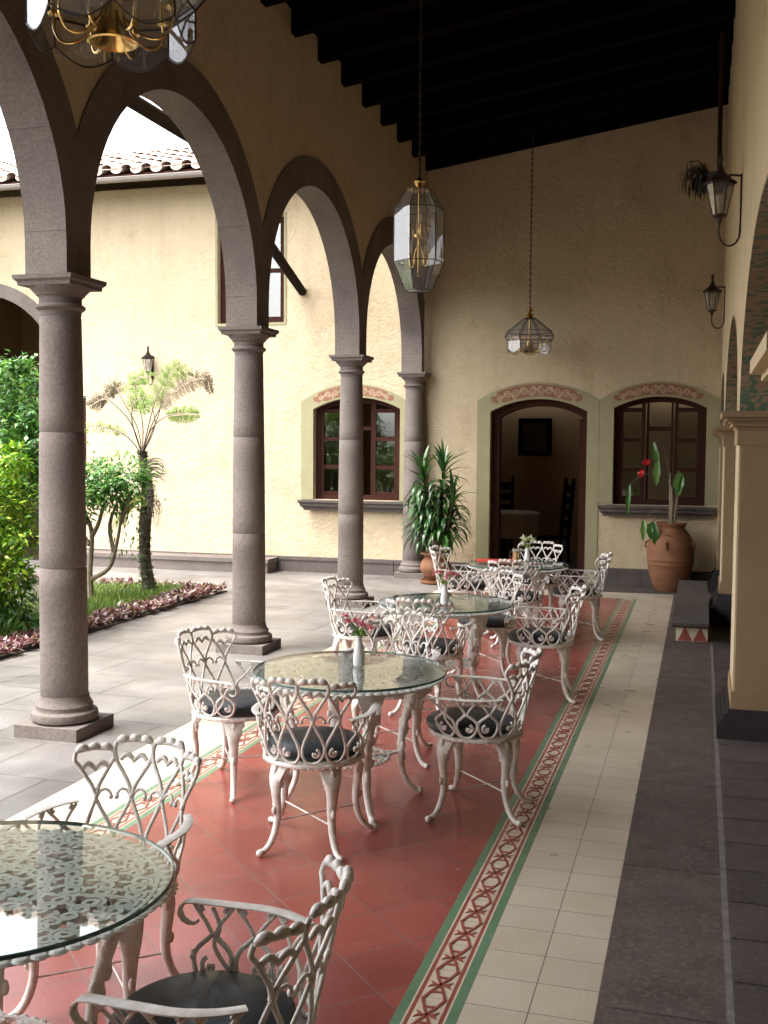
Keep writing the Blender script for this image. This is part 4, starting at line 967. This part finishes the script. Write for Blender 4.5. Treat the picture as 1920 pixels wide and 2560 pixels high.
# wall lanterns: local +X points away from the wall
def wall_lantern(loc, rz, label, low=True, sc=1.0, mm='iron'):
    root = empty('wall_lantern', loc, rz, label, 'wall lamp', 'old style wall lanterns'); P = .155
    b = MB(); b.box(.0, -.022, -.02, .012, .022, .40); b.sweep([(.006, 0, .39), (P * .5, 0, .40), (P, 0, .385)], .008, None, None, 6); b.sweep(smooth([(.008, 0, .03), (.012, 0, -.05), (.04, 0, -.10), (.085, 0, -.115), (.13, 0, -.09), (P, 0, -.03), (P, 0, .05)], 4), .0075, None, None, 6)
    b.lathe([(.006, .02), (.012, .05), (.03, .09), (.052, .10), (.052, .112), (.03, .115)], 12, (P, 0, 0)); b.build('bracket', M[mm], root)
    b = MB(); b.lathe([(.118, .335), (.122, .345), (.115, .352), (.07, .385), (.035, .42), (.018, .465), (.013, .50), (.022, .515), (.012, .53), (.022, .545), (0, .555)], 6, (P, 0, 0), 0, 0, False); b.build('cap', M[mm], root, False)
    g = MB(); prism_ring(g, 6, .050, .112, .098, .338, 0); g.v = [(x + P, y, z) for x, y, z in g.v]; g.build('glass_panes', M['lampglass'], root, False)
    m = MB(); came(m, 6, [(.050, .112), (.098, .338)], 0, .0045); m.v = [(x + P, y, z) for x, y, z in m.v]; m.build('frame', M[mm], root)
    b = MB(); b.lathe([(.014, .115), (.014, .17), (.012, .172)], 10, (P, 0, 0)); b.lathe([(.012, .172), (.028, .215), (.026, .25), (0, .275)], 10, (P, 0, 0), cap=False); b.build('bulb', M['candle'], root)
    root.scale = (sc, sc, sc); return root
wall_lantern((XW - .001, 8.5, 3.57), pi, 'black wall lantern nearest the camera at the top right, below the hanging plant')
wall_lantern((XW - .001, 14.3, 3.58), pi, 'black wall lantern lower and farther along the right wall')
wall_lantern((-8.52, YW - .001, 3.02), -pi / 2, 'dark wall lantern on the sunlit courtyard wall above the tree fern', True, .92, 'pipe')
# hanging plant by the right wall
root = empty('hanging_pot', (.075, 13.0, 4.85), 0, 'dark hanging pot of drooping withered leaves high on the right by the lantern', 'hanging plant')
b = MB(); b.lathe([(0, 0), (.075, 0), (.10, .04), (.12, .18), (.13, .21), (.12, .215), (.10, .19), (0, .18)], 18); b.build('pot', M['iron'], root)
b = MB(); b.sweep([(.05, 0, .2), (.045, 0, .6), (.04, 0, 1.775)], .03, None, (0, 1, 0), 6); b.build('rope', M['darkwood'], root)
b = MB()
for i in range(38):
    a = R(180) + U(-1.1, 1.0); st0 = Vector((.09 * cos(a), .09 * sin(a), .2)); rr = U(.12, .40); tip = Vector((rr * cos(a), rr * sin(a) * .8, U(.12, .34)))
    b.sweep([st0, (st0 + tip) / 2 + Vector((0, 0, .08)), tip], .003, None, None, 4)
    for q in range(3): b.leaf(tip * (1 - q * .22) + Vector((0, 0, .02)), (U(-.25, .2), U(-.3, .3), -1), (cos(a), sin(a), .1), U(.12, .22), U(.022, .034), .05)
b.build('leaves', M['deadleaf'], root, False)
# ------------------------------------------------------------------ garden
tag(sheet('garden_bed', M['soil'], -13.2, 1.0, -6.05, 13.25, .012, .08), kind='structure')
def inbed(x, y): return x < -6.08 and y < 13.2
# grass
b = MB(); b.norecalc = True
for i in range(19000):
    x = -6.35 - abs(random.gauss(0, .8)); y = U(8.3, 13.05) if i < 15000 else U(4.5, 8.3)
    if not inbed(x, y) or x < -9.4 or sin(x * 5.1 + y * 3.3) + sin(y * 6.7 - x * 2.1) + U(-1, 1) < -.9: continue
    h = U(.03, .12) * (1.35 if random.random() < .1 else 1); a = U(0, 6.3); lx, ly = U(-.06, .06), U(-.06, .06); w_ = U(.004, .008)
    b.add([(x - w_ * cos(a), y - w_ * sin(a), .03), (x + w_ * cos(a), y + w_ * sin(a), .03), (x + lx * .4 + w_ * .7 * cos(a), y + ly * .4 + w_ * .7 * sin(a), .03 + h * .6), (x + lx * .4 - w_ * .7 * cos(a), y + ly * .4 - w_ * .7 * sin(a), .03 + h * .6), (x + lx, y + ly, .03 + h)], [(0, 1, 2, 3), (3, 2, 4)])
tag(b.build('grass', M['grassblade'], None, False), kind='stuff')
# pink and red ground cover along the bed edge
b = MB(); b.norecalc = True
def clump(x, y, s):
    for q in range(9):
        a = U(0, 6.3); el_ = U(.1, 1.2); d = (cos(a) * cos(el_), sin(a) * cos(el_), sin(el_))
        b.leaf((x + U(-.03, .03), y + U(-.03, .03), U(.03, .09)), d, (U(-.3, .3), U(-.3, .3), 1), U(.05, .10) * s, U(.03, .05) * s, .2)
y = 4.0
while y < 13.1:
    for q in range(6): clump(-6.02 - U(.0, .38), y + U(-.05, .05), U(.7, 1.15))
    y += .07
x = -6.1
while x > -9.6:
    for q in range(3): clump(x + U(-.05, .05), 13.2 - U(0, .22), U(.7, 1.1))
    x -= .08
tag(b.build('red_ground_cover', M['coleus'], None, False), kind='stuff')
# shrubs and small trees: trunk with limbs, crown of leaves gathered in clumps
def crown(b, blobs, n, L, w_, droop=.2, spread=1.0):
    tot = sum(r ** 2 for *_, r in blobs)
    for cx, cy, cz, r in blobs:
        k = int(n * r * r / tot); subs = []
        for q in range(max(6, int(k / 45))):
            v = Vector((random.gauss(0, 1), random.gauss(0, 1), random.gauss(0, 1))).normalized() * r * U(.45, 1.0); subs.append((Vector((cx, cy, cz)) + v, r * U(.20, .42), v.normalized()))
        for q in range(k):
            c_, rr, out = random.choice(subs); v = Vector((random.gauss(0, 1), random.gauss(0, 1), random.gauss(0, 1))) * .55
            p = c_ + v * rr * spread; d = (out * .7 + Vector((U(-1, 1), U(-1, 1), U(-.6, .7) - droop)))
            b.leaf(p, d, out * .6 + Vector((U(-.4, .4), U(-.4, .4), .9)), L * U(.5, 1.45), w_ * U(.6, 1.35), U(.02, .25))
def limbs(b, base, ctl, r0):
    for pts in ctl:
        q = smooth([tuple(Vector(base) + Vector(p)) for p in pts], 4); n = len(q); b.sweep(q, [r0 * (1 - .7 * i / n) * (.75 if pts is not ctl[0] else 1) for i in range(n)], None, None, 7)
t = empty('shrub', (-7.4, 9.9, .03), 0, 'dark green glossy leaved tall shrub at the far left, upper and behind', 'shrub')
b = MB(); limbs(b, (0, 0, 0), [[(0, 0, 0), (.05, .02, .7), (.1, 0, 1.5), (.25, .1, 2.2)], [(.03, 0, .5), (-.3, .1, 1.2), (-.4, 0, 2.0)], [(.05, .02, .8), (.4, -.1, 1.3), (.55, 0, 1.9)]], .05); b.build('trunk', M['bark'], t)
b = MB(); b.norecalc = True; crown(b, [(.25, .1, 2.15, .55), (.62, 0, 2.35, .36), (.7, -.1, 1.8, .42), (-.3, .1, 2.2, .6), (.2, .2, 1.5, .5), (-.5, 0, 1.5, .6), (.55, -.15, 2.62, .22), (.52, -.1, 2.75, .10)], 10000, .085, .038); b.build('crown', M['leafdark'], t, False)
t = empty('shrub', (-7.0, 9.05, .03), 0, 'bright yellow green bushy shrub at the left edge, in front of the darker one', 'shrub')
b = MB(); limbs(b, (0, 0, 0), [[(0, 0, 0), (.02, .02, .4), (.08, 0, .9), (.1, .1, 1.5)], [(.03, 0, .2), (-.3, .1, .8), (-.4, 0, 1.4)], [(.02, .02, .3), (.35, -.1, .8), (.5, 0, 1.3)], [(0, 0, .1), (.3, .2, .6), (.2, .4, 1.0)]], .035); b.build('trunk', M['bark'], t)
b = MB(); b.norecalc = True; crown(b, [(.1, 0, 1.55, .48), (.42, -.05, 1.30, .42), (-.4, 0, 1.35, .55), (.3, .1, .95, .45), (-.3, -.1, .85, .5), (.55, .1, 1.7, .22), (.5, -.05, .65, .25)], 11000, .075, .034); b.build('crown', M['leafbright'], t, False)
t = empty('shrub', (-6.75, 8.85, .03), 0, 'low dark leafy plants with yellowing leaves under the left shrubs', 'shrub')
b = MB(); b.norecalc = True; crown(b, [(0, 0, .3, .28), (.15, .5, .35, .3), (-.4, -.2, .4, .4), (-.2, .8, .45, .4)], 1500, .14, .04); b.build('crown', M['leafmid'], t, False)
b = MB(); 
for i in range(9): 
    x, y = U(-.5, .3), U(-.3, .9); b.sweep([(x, y, 0), (x + U(-.08, .08), y + U(-.08, .08), .5)], .008, None, None, 5)
b.build('stems', M['bark'], t)
# small umbrella crowned tree
t = empty('small_tree', (-7.13, 11.65, .03), 0, 'small pale barked tree with forked limbs and a flat leafy top beside the tree fern', 'tree')
b = MB(); limbs(b, (0, 0, 0), [[(0, 0, 0), (-.02, 0, .35), (.0, .02, .85), (-.10, 0, 1.15), (-.12, .05, 1.45)], [(-.0, 0, .28), (.22, .05, .42), (.36, .0, .75), (.42, .05, 1.2), (.5, 0, 1.45)], [(.0, .02, .80), (.15, -.05, 1.0), (.2, 0, 1.3), (.25, .1, 1.5)], [(-.02, 0, .7), (-.3, .1, 1.0), (-.4, 0, 1.4)], [(.3, .02, .62), (.2, .1, .95), (.32, .15, 1.3)], [(.40, .03, 1.0), (.56, -.1, 1.2), (.62, -.1, 1.42)]], .042); b.build('trunk', M['bark'], t)
b = MB(); b.norecalc = True; crown(b, [(-.35, 0, 1.42, .28), (-.1, .1, 1.46, .26), (.15, 0, 1.5, .25), (.38, 0, 1.5, .25), (.58, -.05, 1.47, .23), (.1, -.1, 1.32, .2), (.35, -.1, 1.34, .18), (.70, -.1, 1.5, .14), (-.15, 0, 1.2, .2)], 3000, .085, .036, .2, 2.0)
for k in range(34): b.leaf((U(.3, .62), U(-.2, .2), U(.55, 1.2)), (U(-.4, .4), U(-.4, .4), -1), (1, 0, .2), U(.07, .11), .035, .1)
b.build('crown', M['leafmid'], t, False)
# tree fern
t = empty('tree_fern', (-6.82, 12.5, .03), 0, 'tree fern with a dark scaly trunk and pale feathery fronds against the courtyard wall', 'tree')
b = MB(); q = smooth([(.03, 0, 0, .115), (.0, 0, .18, .085), (-.045, 0, .5, .076), (-.04, 0, .9, .08), (.0, 0, 1.25, .082), (-.02, 0, 1.5, .07), (-.06, 0, 1.72, .058), (-.075, 0, 1.84, .05)], 4)
b.sweep([p[:3] for p in q], [p[3] for p in q], None, (1, 0, 0), 12)
for i in range(420):
    u_ = random.random() ** .8; p = q[int(u_ * (len(q) - 1))]; a = U(0, 6.3); rr = p[3] * 1.0
    b.leaf((p[0] + rr * cos(a), p[1] + rr * sin(a), p[2]), (cos(a) * .5, sin(a) * .5, U(.4, 1.2)), (cos(a), sin(a), 0), U(.03, .06), U(.02, .03), .1)
b.build('trunk', M['fernbark'], t)
b = MB(); b.norecalc = True
for i in range(1100):
    u_ = random.random() * .82; p = q[int(u_ * (len(q) - 1))]; a = R(200) + random.gauss(0, 1.1); rr = p[3] * 1.05
    b.leaf((p[0] + rr * cos(a), p[1] + rr * sin(a), p[2]), (cos(a), sin(a), U(-.8, .8)), (0, 0, 1), U(.02, .05), U(.012, .022), .1)
b.build('moss', M['moss'], t, False)
ST = MB(); LV = MB(); DD = MB(); LV.norecalc = DD.norecalc = True
def frond(ctl, lw, dead=False, dens=1.0, start=.3):
    pts = [Vector(p) for p in smooth([(-.075, 0, 1.80)] + ctl, 10)]; n = len(pts); ST.sweep(pts, [.009 * (1 - .8 * i / n) for i in range(n)], None, None, 5); tgt = DD if dead else LV
    for i in range(int(n * start), n - 1):
        d = (pts[i + 1] - pts[i]).normalized(); side = d.cross(Vector((0, 1, .15))).normalized(); u_ = (i / n - start) / (1 - start)
        for rep in range(2):
            base = pts[i] + d * U(0, .03)
            for s in (-1, 1):
                if random.random() > dens: continue
                l = lw * (sin(pi * min(1, .18 + .82 * u_)) ** .7) * U(.8, 1.1); dr = side * s + d * .35 + Vector((0, U(-.5, .5), -.55 if dead else -.15)); dr.normalize()
                m_ = max(3, int(l / .022)); b0 = base
                for k in range(m_):
                    pk = base + dr * l * (k + .5) / m_; wv = .034 * (1 - k / m_) + .014
                    for s2 in (-1, 1): tgt.leaf(pk, dr * .55 + d * s2 * .9 + Vector((0, U(-.3, .3), U(-.3, .1))), (0, -1, .3), wv * (1.0 if not dead else .8), .015, .2)
frond([(-.3, -.05, 2.05), (-.7, -.1, 2.16), (-.98, -.1, 2.08)], .10, False, .35, .35)
frond([(-.2, .1, 2.15), (-.42, .1, 2.52), (-.52, .1, 2.68), (-.62, .1, 2.60)], .14, True, .7, .6)
frond([(-.12, .1, 2.2), (-.22, .1, 2.6), (-.18, .1, 2.78), (.02, .1, 2.80)], .13, False, .5, .45)
frond([(.0, .05, 2.2), (.12, .05, 2.55), (.32, .0, 2.82), (.48, 0, 2.95)], .15, False, .6, .4)
frond([(.06, -.05, 2.1), (.25, -.1, 2.4), (.55, -.1, 2.68), (.85, -.1, 2.76), (.93, -.1, 2.62)], .14, True, .75, .4)
frond([(.1, -.1, 2.1), (.32, -.15, 2.27), (.55, -.15, 2.31), (.78, -.15, 2.31)], .12, False, .8, .55)
frond([(-.15, -.15, 2.2), (-.35, -.25, 2.45), (-.45, -.3, 2.5), (-.6, -.35, 2.42)], .13, True, .6, .65)
frond([(-.05, .3, 2.2), (-.3, .5, 2.6), (-.7, .7, 2.75), (-.9, .7, 2.65)], .16, False, .35, .4)
frond([(.05, .2, 2.3), (.05, .4, 2.7), (.15, .6, 2.9), (.25, .7, 2.85)], .14, False, .4, .45)
frond([(-.1, -.2, 2.2), (-.02, -.3, 2.45), (.12, -.35, 2.5), (.2, -.4, 2.35)], .14, False, .8, .4)
ST.build('frond_stalks', M['stalk'], t); LV.build('fronds', M['fern'], t, False); DD.build('dry_fronds', M['deadfern'], t, False)
t = empty('bromeliad', (-6.80, 12.40, 1.22), 0, 'spiky air plants with yellow green straps clinging to the tree fern trunk', 'plant')
b = MB(); dk = MB()
def strap(bb, p, ctl, w_):
    q = [Vector(p) + Vector(c_) for c_ in smooth([(0, 0, 0)] + ctl, 5)]; n = len(q); bb.sweep(q, [w_ * (1 - .85 * i / n) for i in range(n)], .0015, (0, -1, .2), 4)
for i in range(26):
    a = U(2.4, 4.0); l = U(.25, .5); strap(b, (0, 0, U(-.06, .05)), [(l * .4 * cos(a), U(-.1, .05), U(-.02, .05)), (l * .8 * cos(a), U(-.1, .05), -l * .35), (l * cos(a), U(-.1, .05), -l * U(.6, 1.0))], .008)
for i in range(16):
    strap(dk, (.04, -.03, U(.28, .52)), [(.10, U(-.05, .05), U(.02, .06)), (.2, U(-.08, .05), U(-.02, .05)), (U(.24, .32), U(-.1, .05), U(-.10, .0))], .009)
for i in range(40): strap(dk, (.05, -.02, U(-.05, .22)), [(U(-.02, .1), U(-.06, 0), U(-.05, .05)), (U(0, .2), U(-.08, 0), U(-.2, .1)), (U(-.05, .2), U(-.08, 0), U(-.45, .0))], .004)
b.build('straps', M['bromel'], t); dk.build('dark_straps', M['fernbark'], t)

# ------------------------------------------------------------------ potted plants
t = empty('potted_dracaena', (-3.62, 15.05, 0), 0, 'tall potted dracaena with long drooping dark leaves beside the far column', 'potted plant')
b = MB(); b.lathe([(0, .045), (.10, .045), (.16, .10), (.215, .19), (.22, .26), (.19, .33), (.15, .37), (.155, .385), (.20, .42), (.215, .43), (.205, .44), (.15, .40), (0, .38)], 28, cap=False); b.build('pot', M['terracotta'], t)
b = MB(); b.lathe([(0, 0), (.19, 0), (.215, .02), (.22, .055), (.205, .055), (.19, .03), (0, .03)], 28, cap=False); b.build('saucer', M['terracotta'], t)
st_ = MB(); lv = MB(); lv.norecalc = True
def strapleaf(p, az_, el_, L_, w_, droop):
    P = Vector(p); pts = []; n = 7; e = el_
    for i in range(n + 1):
        pts.append(P.copy()); P = P + Vector((cos(az_) * cos(e), sin(az_) * cos(e), sin(e))) * (L_ / n); e -= droop / n
    side = Vector((-sin(az_), cos(az_), 0)); v = []
    for i, p_ in enumerate(pts):
        ww = w_ * (sin(pi * min(1, (.16 + .84 * i / n))) ** .75) * .5 + .0005; v += [p_ - side * ww + Vector((0, 0, ww * .35)), p_, p_ + side * ww + Vector((0, 0, ww * .35))]
    lv.add(v, [(3 * i + k, 3 * i + k + 1, 3 * i + k + 4, 3 * i + k + 3) for i in range(n) for k in (0, 1)])
for (bx, by, tx, ty, h0, h1) in [(-.06, 0, -.20, -.02, .75, 1.62), (.02, .05, .10, .05, .80, 1.70), (.07, -.04, .26, -.03, .6, 1.28), (-.02, -.06, .0, -.1, .55, 1.20), (-.08, .05, -.3, .03, .5, 1.05), (.08, .05, .2, .1, .5, .9)]:
    st_.sweep([(bx, by, .38), ((bx + tx) / 2, (by + ty) / 2, (h0 + .4) / 2 + .15), (tx, ty, h1)], [.020, .016, .013], None, None, 7)
    n = int((h1 - h0) * 95)
    for i in range(n):
        u_ = i / n; z = h0 + (h1 - h0) * u_; k = (z - .38) / (h1 - .38); x = bx + (tx - bx) * k; y = by + (ty - by) * k
        strapleaf((x, y, z), U(0, 6.3), R(U(15, 50)) if u_ < .8 else R(U(40, 82)), U(.34, .52), U(.038, .055), R(U(95, 150)) if u_ < .75 else R(U(20, 80)))
st_.build('stems', M['bark'], t); lv.build('leaves', M['dracleaf'], t, True)
t = empty('potted_anthurium', (-.37, 15.36, 0), 0, 'very large brown clay jar with a tall red flowered plant under the right window', 'potted plant')
b = MB(); b.lathe([(0, .0), (.19, .0), (.21, .015), (.245, .12), (.285, .26), (.305, .36), (.313, .375), (.308, .39), (.315, .42), (.322, .435), (.316, .45), (.318, .55), (.310, .63), (.302, .645), (.292, .70), (.255, .78), (.20, .845), (.185, .87), (.19, .89), (.205, .91), (.215, .93), (.205, .94), (.175, .92), (.17, .88), (0, .87)], 44, cap=False)
for a in (R(180), R(-20), R(80), R(-100)): b.sweep([(.29 * cos(a), .29 * sin(a), .60), (.34 * cos(a), .34 * sin(a), .60), (.335 * cos(a), .335 * sin(a), .66), (.27 * cos(a), .27 * sin(a), .70)], .022, .016, None, 7)
b.sweep([(.26 * cos(R(-115 + q * 5)), .26 * sin(R(-115 + q * 5)), .765 + .025 * sin(pi * q / 6)) for q in range(7)], .008, None, None, 6)
b.build('jar', M['terracotta'], t)
b = MB(); lv = MB(); fl = MB()
for (x, y, tx, ty, h) in [(-.02, 0, -.03, 0, 1.62), (.03, .02, .05, 0, 1.55), (0, -.04, .0, -.05, 1.45), (.03, -.03, .08, -.03, 1.3)]: b.sweep([(x, y, .87), ((x + tx) / 2 + .01, y, 1.2), (tx, ty, h)], [.024, .02, .014], None, None, 8)
def biglea(p0, p1, w_, up_=(0, -1, .3)):
    P0, P1 = Vector(p0), Vector(p1); d = P1 - P0; L_ = d.length; s_ = d.normalized().cross(Vector(up_)).normalized(); nn = 8; v = []
    for i in range(nn + 1):
        u_ = i / nn; ww = w_ * .45 * (sin(pi * (.12 + .88 * u_)) ** .8) * (1 + .15 * sin(i * 2.1)); c_ = P0 + d * u_ + Vector((0, -.03 * sin(pi * u_), 0)); v += [c_ - s_ * ww, c_ + Vector((0, .012, 0)), c_ + s_ * ww]
    lv.add(v, [(3 * i + k, 3 * i + k + 1, 3 * i + k + 4, 3 * i + k + 3) for i in range(nn) for k in (0, 1)])
biglea((-.26, -.1, 2.04), (-.17, -.1, 1.66), .09); biglea((-.20, -.12, 1.78), (-.21, -.12, 1.44), .11); biglea((.09, -.08, 1.62), (.08, -.1, 1.30), .15); biglea((.14, -.1, 1.58), (.10, -.1, 1.34), .08)
biglea((-.56, -.2, 1.46), (-.58, -.22, 1.02), .07); biglea((-.36, -.15, .98), (-.36, -.18, .68), .09); biglea((-.24, -.2, .96), (-.17, -.22, .60), .13); biglea((-.28, -.2, .93), (-.26, -.22, .72), .10)
for p in [((-.03, 0, 1.6), (-.12, -.05, 1.95), (-.24, -.1, 2.04)), ((-.02, 0, 1.5), (-.3, -.1, 1.62), (-.55, -.2, 1.47)), ((0, 0, 1.0), (-.2, -.1, 1.12), (-.34, -.15, .99)), ((0, -.02, .95), (-.12, -.1, 1.02), (-.24, -.2, .96)), ((.03, 0, 1.5), (.08, -.04, 1.65), (.1, -.08, 1.6)), ((-.03, 0, 1.55), (-.2, -.05, 1.78), (-.33, -.1, 1.79)), ((-.03, 0, 1.45), (-.25, -.05, 1.58), (-.4, -.1, 1.6))]: b.sweep(smooth(list(p), 5), .0045, None, None, 5)
for c_ in ((-.34, -.12, 1.77), (-.41, -.12, 1.61)):
    for q in range(7): fl.leaf((c_[0], c_[1], c_[2]), (U(-1, 1), U(-.6, .2), U(-.8, .6)), (0, -1, .2), U(.05, .075), .055, .15)
b.build('stems', M['bark'], t); lv.build('leaves', M['leafdark'], t, True); fl.build('red_flowers', M['red'], t, False)
